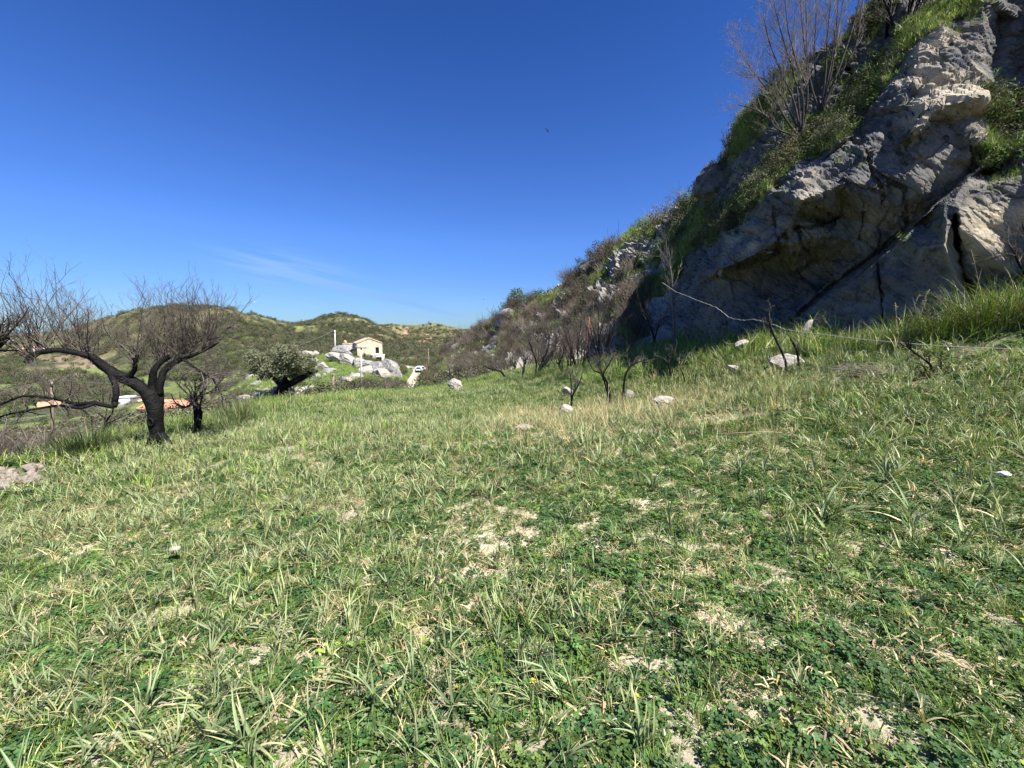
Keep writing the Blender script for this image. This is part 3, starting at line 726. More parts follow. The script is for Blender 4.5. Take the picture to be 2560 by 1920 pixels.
smooth_k = smooth_k * (1 + 0.7 * poly_mask([(2240, 210), (2300, 95), (2350, 60), (2430, 120), (2480, 250), (2293, 318)], 20))
smooth_k = smooth_k * (1 - .8 * poly_mask([(1945, 838), (2010, 812), (2190, 664), (2358, 512), (2440, 455), (2418, 426), (2240, 586), (2045, 732)], 10))
disp = rockd * amp * smooth_k * (1 - soilm * 0.8) + slope_d * soilm * np.clip(D0 / 30, 0.5, 2.0) + outc * VM * (0.4 + 0.35 * strata + .3 * ca) * np.clip(D0 / 25, 0.6, 2.5) * 0.8
edge_f = np.clip((YG - np.interp(XG, [s[0] for s in SKY], [s[1] for s in SKY])) / 40, 0.5, 1)
PG2 = PG + NG * (disp * edge_f)[..., None]
vid = -np.ones(ok.shape, int); vid[ok] = np.arange(ok.sum())
quad = ok[:-1, :-1] & ok[1:, :-1] & ok[:-1, 1:] & ok[1:, 1:]
qf = np.stack((vid[:-1, :-1][quad], vid[1:, :-1][quad], vid[1:, 1:][quad], vid[:-1, 1:][quad]), 1)
cvs = PG2[ok]
# ochre, fresher rock where the overhangs keep the rain off; sunlit faces and edges painted in cream
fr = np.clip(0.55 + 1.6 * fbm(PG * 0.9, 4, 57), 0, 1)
tan_lit_m = 0.32 * poly_mask([(1790, 690), (2070, 660), (2100, 600), (2230, 560), (2300, 500), (2280, 430), (2440, 400), (2460, 300), (2350, 330), (2150, 540), (2000, 560), (1960, 640), (1800, 700)], 120)
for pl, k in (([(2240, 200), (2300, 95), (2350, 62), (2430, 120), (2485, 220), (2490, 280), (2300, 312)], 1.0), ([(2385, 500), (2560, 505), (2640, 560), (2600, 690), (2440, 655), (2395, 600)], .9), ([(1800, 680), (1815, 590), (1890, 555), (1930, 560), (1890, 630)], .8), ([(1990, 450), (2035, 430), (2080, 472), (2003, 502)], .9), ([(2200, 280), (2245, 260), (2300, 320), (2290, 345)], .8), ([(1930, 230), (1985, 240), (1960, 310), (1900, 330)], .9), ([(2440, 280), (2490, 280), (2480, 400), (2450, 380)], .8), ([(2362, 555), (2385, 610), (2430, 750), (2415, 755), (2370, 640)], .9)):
    tan_lit_m = np.maximum(tan_lit_m, k * poly_mask(pl, 26))
tan_lit_m = tan_lit_m * fr
cc = np.zeros((len(cvs), 3)); cc[:, 0] = soilm[ok]; cc[:, 1] = tan_lit_m[ok] * 0.8; cc[:, 2] = (0.5 * outc * np.clip((1740 - XG) / 60, 0, 1))[ok]
# back side: run the border away from view and down so that the hill is closed behind
from collections import Counter
eh = np.concatenate((qf[:, [0, 1]], qf[:, [1, 2]], qf[:, [2, 3]], qf[:, [3, 0]]))
key = np.sort(eh, 1); kk2 = key[:, 0].astype(np.int64) * 10000000 + key[:, 1]
u2, inv, cnt = np.unique(kk2, return_inverse=True, return_counts=True)
bd = eh[cnt[inv] == 1]
bv_ids = np.unique(bd); remap = -np.ones(len(cvs), int); remap[bv_ids] = np.arange(len(bv_ids))
base_v = cvs[bv_ids]; nfront = len(cvs)
ring1 = base_v + np.array((1.6, 1.6, -0.3)); ring2 = base_v + np.array((9, 7, -3.5)); ring3 = base_v + np.array((30, 16, -18.0))
allv = np.vstack((cvs, ring1, ring2, ring3)); nb_ = len(bv_ids)
allc = np.vstack((cc, np.tile((1.0, 0, 0), (3 * nb_, 1))))
bq = []
for k, (o0, o1_) in enumerate(((None, nfront), (nfront, nfront + nb_), (nfront + nb_, nfront + 2 * nb_))):
    i0 = bd[:, 0] if o0 is None else remap[bd[:, 0]] + o0
    i1 = bd[:, 1] if o0 is None else remap[bd[:, 1]] + o0
    bq.append(np.stack((i1, i0, remap[bd[:, 0]] + o1_, remap[bd[:, 1]] + o1_), 1))
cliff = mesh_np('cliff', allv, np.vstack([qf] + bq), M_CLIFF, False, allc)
tag(cliff, kind='structure')
def cliff_at(px, py):
    """point and normal of the built cliff surface under a photo position"""
    i = int(round((px - gx[0]) / STEP)); j = int(round((py - gy[0]) / STEP))
    for k in range(0, 30):
        jj = min(max(j + k, 0), len(gy) - 1)
        if ok[jj, i]: return PG2[jj, i], NG[jj, i]
    return PG2[j, i], NG[j, i]
# ------------------------------------------------------------------ plants: small kinds, each modelled leaf by leaf
def scatter_tree():
    ng = bpy.data.node_groups.new('scatter', 'GeometryNodeTree')
    ng.interface.new_socket('Geometry', in_out='INPUT', socket_type='NodeSocketGeometry')
    ng.interface.new_socket('Plants', in_out='INPUT', socket_type='NodeSocketCollection')
    ng.interface.new_socket('Geometry', in_out='OUTPUT', socket_type='NodeSocketGeometry')
    n, l = ng.nodes, ng.links
    gi, go = n.new('NodeGroupInput'), n.new('NodeGroupOutput')
    ci = n.new('GeometryNodeCollectionInfo'); ci.inputs['Separate Children'].default_value = True; ci.inputs['Reset Children'].default_value = True
    ip = n.new('GeometryNodeInstanceOnPoints'); ip.inputs['Pick Instance'].default_value = True
    def attr(nm, ty):
        a = n.new('GeometryNodeInputNamedAttribute'); a.data_type = ty; a.inputs['Name'].default_value = nm
        return a.outputs[0]
    e2r = n.new('FunctionNodeEulerToRotation')
    l.new(gi.outputs[0], ip.inputs['Points']); l.new(gi.outputs[1], ci.inputs['Collection'])
    l.new(ci.outputs[0], ip.inputs['Instance'])
    l.new(attr('pick', 'INT'), ip.inputs['Instance Index'])
    l.new(attr('turn', 'FLOAT_VECTOR'), e2r.inputs[0]); l.new(e2r.outputs[0], ip.inputs['Rotation'])
    l.new(attr('size', 'FLOAT_VECTOR'), ip.inputs['Scale'])
    l.new(ip.outputs[0], go.inputs[0])
    return ng
SCAT = scatter_tree()
PROTO = {}
def proto(kind, builders, mat):
    c = bpy.data.collections.new(kind + '_kinds')
    for i, f in enumerate(builders):
        mb = MB(); f(mb, np.random.default_rng(100 + i * 7 + len(kind)))
        o = mb.build('%s_%02d' % (kind, i), mat, smooth=True)
        COL.objects.unlink(o); c.objects.link(o)
    PROTO[kind] = (c, len(builders))
def scatter(name, kind, pts, size, label=None, tilt=0.15, seed=0, parent=None, asis=None, pick=None):
    pts = np.asarray(pts, float); n = len(pts)
    if not n: return None
    r = np.random.default_rng(seed + 5)
    c, k = PROTO[kind]
    me = bpy.data.meshes.new(name)
    me.vertices.add(n); me.vertices.foreach_set('co', pts.astype(np.float32).ravel())
    a = me.attributes.new('pick', 'INT', 'POINT'); a.data.foreach_set('value', (r.integers(0, k, n) if pick is None else pick).astype(np.int32))
    e = np.stack((r.normal(0, tilt, n), r.normal(0, tilt, n), r.uniform(0, 6.283, n)), 1) if asis is None else asis
    a = me.attributes.new('turn', 'FLOAT_VECTOR', 'POINT'); a.data.foreach_set('vector', e.astype(np.float32).ravel())
    s = np.asarray(size, float); s = np.repeat(s[:, None], 3, 1) if s.ndim == 1 else s
    a = me.attributes.new('size', 'FLOAT_VECTOR', 'POINT'); a.data.foreach_set('vector', s.astype(np.float32).ravel())
    o = bpy.data.objects.new(name, me); COL.objects.link(o)
    md = o.modifiers.new('scatter', 'NODES'); md.node_group = SCAT
    md[SCAT.interface.items_tree[1].identifier if SCAT.interface.items_tree[1].socket_type == 'NodeSocketCollection' else [i.identifier for i in SCAT.interface.items_tree if i.socket_type == 'NodeSocketCollection'][0]] = c
    tag(o, label, None, None, 'stuff')
    return o

def blade(mb, r, base, az, L, w, lean, droop, col, tipcol=None, seg=5, fold=0.25):
    """one strap leaf: rises from base leaning towards az, tip bends down"""
    t = np.linspace(0, 1, seg + 1)
    th = lean + droop * t ** 1.5                     # angle from vertical
    ds = L / seg
    dx = np.concatenate(([0], np.cumsum(np.sin((th[:-1] + th[1:]) / 2) * ds))); dz = np.concatenate(([0], np.cumsum(np.cos((th[:-1] + th[1:]) / 2) * ds)))
    ca, sa = math.cos(az), math.sin(az)
    tw = r.normal(0, 0.5) * t
    ww = w * np.minimum(1, 0.55 + 3 * t) * (1 - t ** 2.2) + 0.0006
    sx, sy = -sa * np.cos(tw), ca * np.cos(tw)
    sz = np.sin(tw) * 0.7
    mid = np.stack((base[0] + dx * ca, base[1] + dx * sa, base[2] + dz), 1)
    side = np.stack((sx, sy, sz), 1) * ww[:, None] * 0.5
    up = np.stack((-np.cos(th) * ca, -np.cos(th) * sa, np.sin(th)), 1) * (ww * fold)[:, None]
    v = np.concatenate((mid - side + up, mid, mid + side + up))
    m = seg + 1; i = np.arange(seg)
    q = np.concatenate((np.stack((i, i + m, i + m + 1, i + 1), 1), np.stack((i + m, i + 2 * m, i + 2 * m + 1, i + m + 1), 1)))
    c = np.asarray(col)[None] * np.ones((m, 1))
    if tipcol is not None:
        k = np.clip((t - 0.55) / 0.45, 0, 1)[:, None]; c = c * (1 - k) + np.asarray(tipcol)[None] * k
    mb.add(v, q, c=np.concatenate((c * 0.93, c * 1.12, c * 0.93)))

def leaflet(mb, p, d, up, L, w, col):
    """oval leaf as a folded fan"""
    d = d / np.linalg.norm(d); s = np.cross(d, up); s /= np.linalg.norm(s) + 1e-9
    u = np.cross(s, d)
    a = [(0, 0, 0), (0.3, 0.42, .1), (0.68, 0.5, .13), (0.97, 0.2, .05), (0.97, -0.2, .05), (0.68, -0.5, .13), (0.3, -0.42, .1), (0.55, 0, -0.02)]
    v = np.array([p + d * L * x + s * w * y + u * L * z for x, y, z in a])
    mb.add(v, t=[(7, i, (i + 1) % 7) for i in range(7)], c=col)

PALE = np.array((0.255, 0.295, 0.135)); GREY = np.array((0.175, 0.225, 0.108)); STRAW = np.array((0.46, 0.38, 0.21)); DKG = np.array((0.062, 0.118, 0.032)); MIDG = np.array((0.105, 0.175, 0.04)); YELG = np.array((0.21, 0.30, 0.05))

def clover(nl, rad, lo, hi, lsz, col):
    def f(mb, r):
        for _ in range(nl):
            a = r.uniform(0, 6.283); q = rad * math.sqrt(r.uniform())
            p = np.array((q * math.cos(a), q * math.sin(a), r.uniform(lo, hi) * (1 - 0.5 * (q / rad) ** 2)))
            tl = np.array((r.normal(0, .35), r.normal(0, .35), 1.0)); tl /= np.linalg.norm(tl)
            s = lsz * r.uniform(0.65, 1.25); cc = col * r.uniform(0.7, 1.45) * np.array((r.uniform(.85, 1.3), 1, r.uniform(.8, 1.2)))
            a0 = r.uniform(0, 6.283); pin = r.uniform() < 0.45
            for k in range(3):
                b = a0 + k * 2.094; dv = np.array((math.cos(b), math.sin(b), 0)); dv = dv - tl * dv.dot(tl)
                leaflet(mb, p, dv, tl, s, s * 0.85, cc)
            if pin:                                      # a second pair further down the stalk
                dv = np.array((math.cos(a0), math.sin(a0), 0)); pv = p - dv * s * 1.3 - np.array((0, 0, s * .4))
                for sg in (1, -1):
                    sd = np.array((-math.sin(a0), math.cos(a0), 0.1)) * sg; leaflet(mb, pv, sd, tl, s * .9, s * .7, cc)
            st = p - np.array((r.normal(0, .02), r.normal(0, .02), p[2] + .02))
            mb.tube([st, p], [.0012, .0009], 3, col * 1.3, False)
    return f
proto('clover', [clover(46, .13, .01, .07, .017, DKG), clover(40, .12, .02, .09, .021, DKG * np.array((.8, 1.0, 1.1))), clover(34, .12, .01, .05, .014, MIDG * .8), clover(30, .1, .02, .08, .024, DKG * 1.25), clover(40, .14, .015, .07, .016, MIDG)], M_LEAF)

def reed(nb, h, L, w, col, dry=0.25):
    def f(mb, r):
        lean = np.array((r.normal(0, .25), r.normal(0, .25)))
        stem = [np.array((lean[0] * h * t * t, lean[1] * h * t * t, h * t - .02)) for t in np.linspace(0, 1, 5)]
        mb.tube(stem, np.linspace(.0045, .003, 5), 5, col * np.array((1.1, 1, .8)), False)
        a = r.uniform(0, 6.283)
        for k in range(nb):
            t = (k + .3) / nb; i = min(3, int(t * 4)); p = stem[i] + (stem[i + 1] - stem[i]) * (t * 4 - i)
            a += math.pi + r.normal(0, .5)
            d = r.uniform() < dry
            c = (STRAW if d else col) * r.uniform(.75, 1.25)
            blade(mb, r, p, a, L * r.uniform(.6, 1.2) * (1 - .25 * t), w * r.uniform(.7, 1.2), r.uniform(.25, .9) * (1.15 - .6 * t) + (0.5 if d else 0), r.uniform(.1, 1.1) + (.6 if d else 0), c, STRAW * .9 if r.uniform() < .3 else None, 5)
    return f
proto('reed', [reed(10, .11, .19, .011, PALE, .15), reed(9, .17, .20, .010, PALE * .95, .15), reed(11, .07, .22, .012, GREY, .12), reed(8, .24, .18, .009, PALE, .3), reed(9, .13, .17, .010, GREY * 1.1, .15), reed(8, .05, .15, .009, PALE * 1.05, .35), reed(12, .15, .23, .011, GREY * 1.15, .1), reed(8, .09, .14, .008, STRAW * .85, .5), reed(12, .10, .20, .008, GREY, .1)], M_BLADE)

def tuft(nb, rad, L, w, col, col2, lean=.5, droop=.8, dry=.1):
    def f(mb, r):
        for k in range(nb):
            a = r.uniform(0, 6.283); q = rad * math.sqrt(r.uniform())
            p = np.array((q * math.cos(a), q * math.sin(a), -.01))
            c = (col + (col2 - col) * r.uniform()) * r.uniform(.75, 1.25)
            if r.uniform() < dry: c = STRAW * r.uniform(.7, 1.1)
            blade(mb, r, p, a + r.normal(0, .7), L * r.uniform(.5, 1.2), w * r.uniform(.7, 1.3), abs(r.normal(.15, lean * .6)), r.uniform(.1, 1.4) * droop, c, None, 4, .15)
    return f
proto('fine_grass', [tuft(34, .05, .11, .0035, MIDG, YELG), tuft(30, .06, .09, .003, MIDG * .8, MIDG * 1.4), tuft(26, .07, .13, .004, MIDG, YELG, .7, 1.0), tuft(30, .05, .10, .003, YELG * .9, MIDG)], M_BLADE)
proto('straw', [tuft(16, .07, .22, .003, STRAW, STRAW * .7, .9, .8, .4), tuft(14, .10, .16, .0035, STRAW * .9, PALE, 1.3, .6, .3), tuft(18, .06, .30, .0032, STRAW * .8, STRAW, .45, .7, .3)], M_BLADE)
def litter(n, rad):
    def f(mb, r):
        for _ in range(n):
            a = r.uniform(0, 6.283); q = rad * math.sqrt(r.uniform()); p = np.array((q * math.cos(a), q * math.sin(a), r.uniform(.003, .03)))
            b = r.uniform(0, 6.283); d = np.array((math.cos(b), math.sin(b), r.normal(0, .25))) * r.uniform(.015, .07); sd = np.array((-math.sin(b), math.cos(b), 0)) * r.uniform(.001, .0035)
            c = STRAW * r.uniform(.55, 1.2) * np.array((1, r.uniform(.9, 1.05), r.uniform(.8, 1.3)))
            m = p + d * .5 + np.array((0, 0, r.uniform(0, .012)))
            mb.add(np.array([p - sd, p + sd, m + sd, m - sd, p + d + sd * .4, p + d - sd * .4]), [(0, 1, 2, 3), (3, 2, 4, 5)], c=c)
    return f
proto('litter', [litter(70, .16), litter(60, .14), litter(90, .2)], M_BLADE)
proto('tall_grass', [tuft(40, .10, .36, .008, MIDG * .9, YELG * .8, .55, 1.2, .12), tuft(36, .12, .30, .009, MIDG, MIDG * 1.6, .6, 1.2, .15), tuft(34, .09, .42, .007, GREY * .8, MIDG, .45, 1.2, .2)], M_BLADE)
def field_clump(col, col2, n=66, rad=.3, L=.15, w=.010):
    def f(mb, r):
        for _ in range(n // 6):
            a = r.uniform(0, 6.283); q = rad * math.sqrt(r.uniform()); c0 = np.array((q * math.cos(a), q * math.sin(a), -.01)); hh = r.uniform(.02, .1)
            for k in range(6):
                c = (col + (col2 - col) * r.uniform()) * r.uniform(.75, 1.25)
                if r.uniform() < .18: c = STRAW * r.uniform(.7, 1)
                blade(mb, r, c0 + np.array((0, 0, hh * r.uniform())), r.uniform(0, 6.283), L * r.uniform(.5, 1.2), w * r.uniform(.7, 1.2), abs(r.normal(.2, .4)), r.uniform(.1, 1.1), c, None, 3, .2)
    return f
proto('field_grass', [field_clump(PALE, GREY), field_clump(GREY, PALE * 1.1), field_clump(PALE * .9, YELG * .7), field_clump(MIDG * 1.2, PALE)], M_BLADE)
proto('meadow_grass', [field_clump(MIDG * 1.1, YELG, L=.22, w=.006), field_clump(YELG, YELG * 1.3, L=.2, w=.006), field_clump(MIDG * .8, MIDG * 1.6, L=.26, w=.006)], M_BLADE)
def rosette(nb, L, col):
    def f(mb, r):
        for k in range(nb):
            a = k * 2.4 + r.normal(0, .2); dv = np.array((math.cos(a), math.sin(a), .45 + r.normal(0, .15)))
            leaflet(mb, np.array((0, 0, .01)) + dv * L * .15, dv, np.array((0, 0, 1.)), L * r.uniform(.7, 1.1), L * .42, col * r.uniform(.8, 1.25))
    return f
proto('rosette', [rosette(8, .07, YELG * 1.1), rosette(7, .055, YELG * .9), rosette(9, .06, MIDG * 1.5)], M_LEAF)

def bush(n, leaf, col, col2, flat=.75, core=.55):
    """a clump of leaf sprays with an uneven outline, about one metre across"""
    def f(mb, r):
        cs = [(r.normal(0, .22, 3) + np.array((0, 0, .42))) * np.array((1, 1, flat + .2)) for _ in range(9)]
        V, T, Cc = [], [], []
        for k in range(n):
            c = cs[r.integers(len(cs))]; d = r.normal(0, 1, 3); d /= np.linalg.norm(d)
            p = c + d * r.uniform(core, 1) * .27
            if p[2] < -.05: continue
            a = r.normal(0, 1, 3); a /= np.linalg.norm(a); b = np.cross(a, d); b /= np.linalg.norm(b) + 1e-9
            L = leaf * r.uniform(.6, 1.4); i = len(V)
            V += [p - a * L, p + b * L * .5, p + a * L, p - b * L * .5]; T.append((i, i + 1, i + 2, i + 3))
            cc = (col + (col2 - col) * r.uniform()) * r.uniform(.7, 1.3); Cc += [cc] * 4
        mb.add(np.array(V), T, c=np.array(Cc))
    return f
SCR = np.array((0.058, 0.061, 0.036)); OLV = np.array((0.125, 0.13, 0.08)); BRN = np.array((0.15, 0.115, 0.08))
proto('scrub', [bush(420, .05, SCR, SCR * 1.7), bush(420, .045, SCR * 1.3, OLV), bush(380, .055, SCR, MIDG * .8), bush(360, .045, OLV * .8, BRN)], M_BUSH)
def drybush(n, col):
    def f(mb, r):
        for k in range(n):
            a = r.uniform(0, 6.283); l = abs(r.normal(0, .5)); L = r.uniform(.4, .95)
            d = np.array((math.sin(l) * math.cos(a), math.sin(l) * math.sin(a), math.cos(l))); p = np.array((r.normal(0, .1), r.normal(0, .1), -.05))
            m = p + d * L * .5 + r.normal(0, .05, 3); e = m + (d + r.normal(0, .3, 3)) * L * .5
            mb.tube([p, m, e], [.012, .008, .004], 3, col * r.uniform(.7, 1.3), False)
            for _ in range(3):
                q = m + (e - m) * r.uniform(); mb.tube([q, q + (d + r.normal(0, .6, 3)) * .25], [.006, .003], 3, col * r.uniform(.7, 1.3), False)
    return f
proto('dry_scrub', [drybush(60, np.array((.13, .105, .085))), drybush(70, np.array((.17, .145, .12))), drybush(50, np.array((.09, .075, .065)))], M_BUSH)

# ---- the field
EX, EY = er * np.sin(AZ), er * np.cos(AZ)
def in_field(x, y, grow=1.0):
    a = np.arctan2(x, y); return np.hypot(x, y) < np.interp(a, AZ, er) * grow
cliff_base = np.array([P(*b) for b in BASE])
def rand_wedge(n, d0, d1, seed, px0=-260, px1=2820):
    r = np.random.default_rng(seed)
    D = np.sqrt(r.uniform(d0 * d0, d1 * d1, n)); px = r.uniform(px0, px1, n)
    x = (px - 1280) * D * 1.04 / 1000 + r.normal(0, .1, n)
    return x, D
def keep_front(x, y):
    px, py = topx(np.stack((x, y, ground_z(x, y)), -1))
    yb = np.interp(px, [b[0] for b in BASE], [b[2] for b in BASE])
    return (px < 1090) | (y < yb + 1.0)
def dens(x, y, scale, seed, lo, hi): return np.clip((n2(x, y, scale, seed, 3) - lo) / (hi - lo), 0, 1)
BARE = [(1060, 1900, 55), (1180, 1860, 60), (1000, 1780, 40), (1290, 1880, 45), (700, 1590, 50), (640, 1640, 30), (715, 1700, 30), (1085, 1690, 50), (870, 1270, 60), (800, 1165, 40), (1590, 1355, 32), (1580, 1640, 28), (560, 1750, 25), (1330, 1730, 25), (1000, 1240, 20), (1740, 1760, 30), (860, 1880, 25), (450, 1860, 20)]
def bare_k(x, y):
    px, py = topx(np.stack((x, y, ground_z(x, y)), -1))
    k = np.zeros(len(x)); w = 22 * n2(x, y, 3, 71); 
    for bx_, by_, rr_ in BARE: k = np.maximum(k, np.exp(-(np.hypot(px - bx_ + w, (py - by_) * 1.3 - w) / (rr_ * .78)) ** 4))
    return np.maximum(k, dens(x, y, 1.3, 72, .46, .6) * .7)
def place(name, kind, n, d0, d1, seed, prob, s0, s1, label, tilt=.15, grow=1.0, px0=-260, px1=2820):
    x, y = rand_wedge(n, d0, d1, seed, px0, px1); r = np.random.default_rng(seed + 1)
    if d0 < 3:                                         # the field goes on to both sides of the view
        a_ = rand_wedge(int(n * .42), .25, min(d1, 7), seed + 50, -1600, -260); b_ = rand_wedge(int(n * .42), .25, min(d1, 7), seed + 51, 2820, 4100)
        x = np.concatenate((x, a_[0], b_[0])); y = np.concatenate((y, a_[1], b_[1]))
    px, py = topx(np.stack((x, y, ground_z(x, y)), -1))
    m = ~((px < 118) & (py > 1168 + 10 * np.sin(px / 9)) & (py < 1236 - px * .25)) & in_field(x, y, grow) & keep_front(x, y) & (r.uniform(size=len(x)) < prob(x, y))
    x, y = x[m], y[m]; z = ground_z(x, y)
    return scatter(name, kind, np.stack((x, y, z - .005), 1), r.uniform(s0, s1, len(x)), label, tilt, seed)
def right_k(x, y):                                     # towards the shady, leafy right foreground
    px, _ = topx(np.stack((x, y, ground_z(x, y)), -1)); return np.clip((px - 900) / 1000, 0, 1)
def bank_k(x, y):                                      # the rising bank under the cliff
    return np.clip((x - 0.36 * 10 - np.clip((y - 12) * .0, 0, 1) - 1.2) / 3.0, 0, 1)
clov = lambda x, y: np.clip((.45 + .75 * dens(x, y, .55, 81, -.25, .25) + .25 * right_k(x, y)), 0, 1) * (1 - .93 * bare_k(x, y))
reedp = lambda x, y: np.clip(.25 + .9 * dens(x, y, .5, 83, -.2, .3) - .35 * right_k(x, y), 0.12, 1) * (1 - .6 * bare_k(x, y))
place('clover', 'clover', 12500, .7, 7.0, 201, clov, .5, .95, 'low dark green clover covering the field')
place('clover', 'clover', 8000, 6.5, 14, 203, lambda x, y: clov(x, y) * .8, .9, 1.5, 'low dark green clover covering the field')
place('reed_sprouts', 'reed', 3300, .8, 5.0, 205, reedp, .5, 1.08, 'pale grey green reed sprouts over the field', .25)
place('reed_sprouts', 'reed', 11000, 4.5, 12, 207, lambda x, y: np.clip(reedp(x, y) * 1.3, .2, 1), .7, 1.3, 'pale grey green reed sprouts over the field', .25)
place('fine_grass', 'fine_grass', 8000, .7, 7.0, 209, lambda x, y: np.clip(.4 + .8 * dens(x, y, .8, 85, -.1, .3), 0, 1) * (1 - .8 * bare_k(x, y)), .5, 1.1, 'fine green grass between the clover')
place('dry_straw', 'straw', 1500, .8, 9, 211, lambda x, y: .35 + .6 * dens(x, y, .6, 87, 0, .35), .4, .9, 'dry straw lying in the grass', .4)
place('dry_litter', 'litter', 3200, .7, 8, 227, lambda x, y: np.clip(.35 + .65 * bare_k(x, y) + .3 * dens(x, y, .9, 88, 0, .3), 0, 1), .7, 1.3, 'dead straw and leaf litter on the soil', .1)
place('reed_sprouts', 'reed', 2400, 2.6, 11, 229, lambda x, y: np.clip((x - .6) / 2.5, 0, 1) * (.35 + .6 * dens(x, y, .5, 89, -.2, .25)), 1.0, 1.7, 'pale grey green reed sprouts over the field', .3)
place('leaf_rosettes', 'rosette', 300, .8, 6, 213, lambda x, y: .6 * np.ones(len(x)), .6, 1.2, 'broad yellow green leaf rosettes in the clover', .1)
place('clover', 'clover', 9000, 12, 34, 204, lambda x, y: .8 * np.ones(len(x)), 1.2, 2.0, 'low dark green clover covering the field')
place('field_grass', 'field_grass', 5200, 9, 18, 215, lambda x, y: .35 + .6 * dens(x, y, .45, 95, -.25, .25), .8, 1.4, 'pale grass covering the far field')
place('field_grass', 'field_grass', 6000, 16, 36, 217, lambda x, y: .4 + .55 * dens(x, y, .3, 96, -.25, .25), 1.0, 1.8, 'pale grass covering the far field')
edge_k = lambda x, y: np.clip((np.hypot(x, y) / np.interp(np.arctan2(x, y), AZ, er) - .78) / .12, 0, 1)
place('meadow_grass', 'meadow_grass', 5000, 6, 36, 219, lambda x, y: edge_k(x, y) * .95 + .12 * (y < 16), 1.0, 1.9, 'bright yellow green grass along the field edge', grow=1.06, px1=1250)
dry_band = lambda x, y: np.exp(-((y - 10.5) / 3.0) ** 2) * np.clip((x + 1.0) / 1.5, 0, 1) * np.clip((7.5 - x) / 3, 0, 1)
place('dry_straw', 'straw', 13000, 5.5, 17, 221, lambda x, y: dry_band(x, y) * .95, .9, 1.9, 'band of dry tan grass below the bank', .25)
place('bank_grass', 'tall_grass', 4200, 4, 26, 223, lambda x, y: np.clip((x - 2.6) / 3, 0, 1) * (.5 + .5 * dens(x, y, .35, 91, -.2, .2)), .6, 1.25, 'tall green grass on the bank below the cliff', .2)
place('bank_grass', 'meadow_grass', 2500, 6, 26, 225, lambda x, y: np.clip((x - 3) / 3, 0, 1) * dens(x, y, .35, 92, -.1, .2), .9, 1.7, 'bright green grass on the bank below the cliff', .2)

def foot_k(x, y):
    px, py = topx(np.stack((x, y, ground_z(x, y)), -1))
    return ((px > 1450) & (py < np.interp(px, [1450, 1760, 2000, 2300, 2560], [962, 925, 900, 880, 830]))) * 1.0
place('bank_grass', 'tall_grass', 9000, 7, 25, 231, foot_k, 1.0, 1.9, 'tall green grass on the bank below the cliff', .25)
place('bank_grass', 'meadow_grass', 5000, 7, 25, 233, foot_k, 1.2, 2.4, 'bright green grass on the bank below the cliff', .25)
# ------------------------------------------------------------------ scrub over the hills, slope and ledges
def scatter_far(name, kind, n, r0, r1, a0, a1, seed, s0, s1, prob, label):
    r = np.random.default_rng(seed)
    az = r.uniform(math.radians(a0), math.radians(a1), n); R = np.exp(r.uniform(math.log(r0), math.log(r1), n))
    x, y = R * np.sin(az), R * np.cos(az); z = ground_z(x, y)
    px, py = topx(np.stack((x, y, z), -1))
    m = r.uniform(size=n) < prob(x, y, px, py, R)
    x, y, z, R, px = x[m], y[m], z[m], R[m], px[m]
    s = r.uniform(s0, s1, len(x)) * np.clip(R / 320, .45, 1.5) ** .8
    _, pt = topx(np.stack((x, y, z + s * (.85 if kind == 'scrub' else 1.0)), -1))
    lim = np.interp(px, [-400, 0, 330, 560, 640, 700, 860, 1000, 1100, 1200], [1075, 1068, 1052, 1015, 990, 960, 950, 935, 915, 890]) + (0 if kind != 'scrub' else -25)
    m = (R > 130) | (pt > lim)
    x, y, z, s = x[m], y[m], z[m], s[m]
    sc_ = np.stack((s * r.uniform(.8, 1.5, len(x)), s * r.uniform(.8, 1.5, len(x)), s * r.uniform(.6, 1.0, len(x))), 1)
    return scatter(name, kind, np.stack((x, y, z - .1 * s), 1), sc_, label, .1, seed)
def cover(x, y, px, py, R):
    c = np.clip((n2(x, y, 1 / 60., 33, 4) * -1 + .28) * 3 + n2(x, y, 1 / 18., 134, 4) * 2.2, .12, 1)
    return c * (R > np.interp(np.arctan2(x, y), AZ, er) * 1.15)
def clear(px, py):
    k = np.ones(len(px))
    for x0, x1, y0, y1 in ((60, 330, 888, 935), (0, 140, 845, 875), (300, 560, 950, 985), (330, 480, 1000, 1040), (60, 150, 1015, 1050), (-100, 120, 960, 985), (735, 800, 814, 834), (995, 1060, 915, 1000)):
        k[(px > x0) & (px < x1) & (py > y0) & (py < y1)] = .06
    return k
scatter_far('hill_scrub', 'scrub', 21000, 300, 1000, -56, -1, 301, 1.8, 6.4, lambda x, y, px, py, R: cover(x, y, px, py, R) * np.clip(1.15 - .5 * n2(x, y, 1 / 120., 35, 2), 0, 1) * clear(px, py), 'dark green scrub over the far hills')
scatter_far('valley_scrub', 'scrub', 9000, 34, 330, -62, -4, 303, 2.0, 5.0, lambda x, y, px, py, R: cover(x, y, px, py, R) * .8 * clear(px, py) * np.where((px > 620) & (px < 1150) & (R < 135), .12, 1), 'dark green scrub over the valley')
scatter_far('dead_scrub', 'dry_scrub', 5200, 15, 120, -62, -6, 305, 3.0, 6.0, lambda x, y, px, py, R: clear(px, py) * .9 * np.where(px < 560, 1.0, .6) * ((px < 560) | ((px > 850) & (px < 990) & (R > 52))) * (R > np.interp(np.arctan2(x, y), AZ, er) * 1.25), 'grey dead scrub below the field edge')
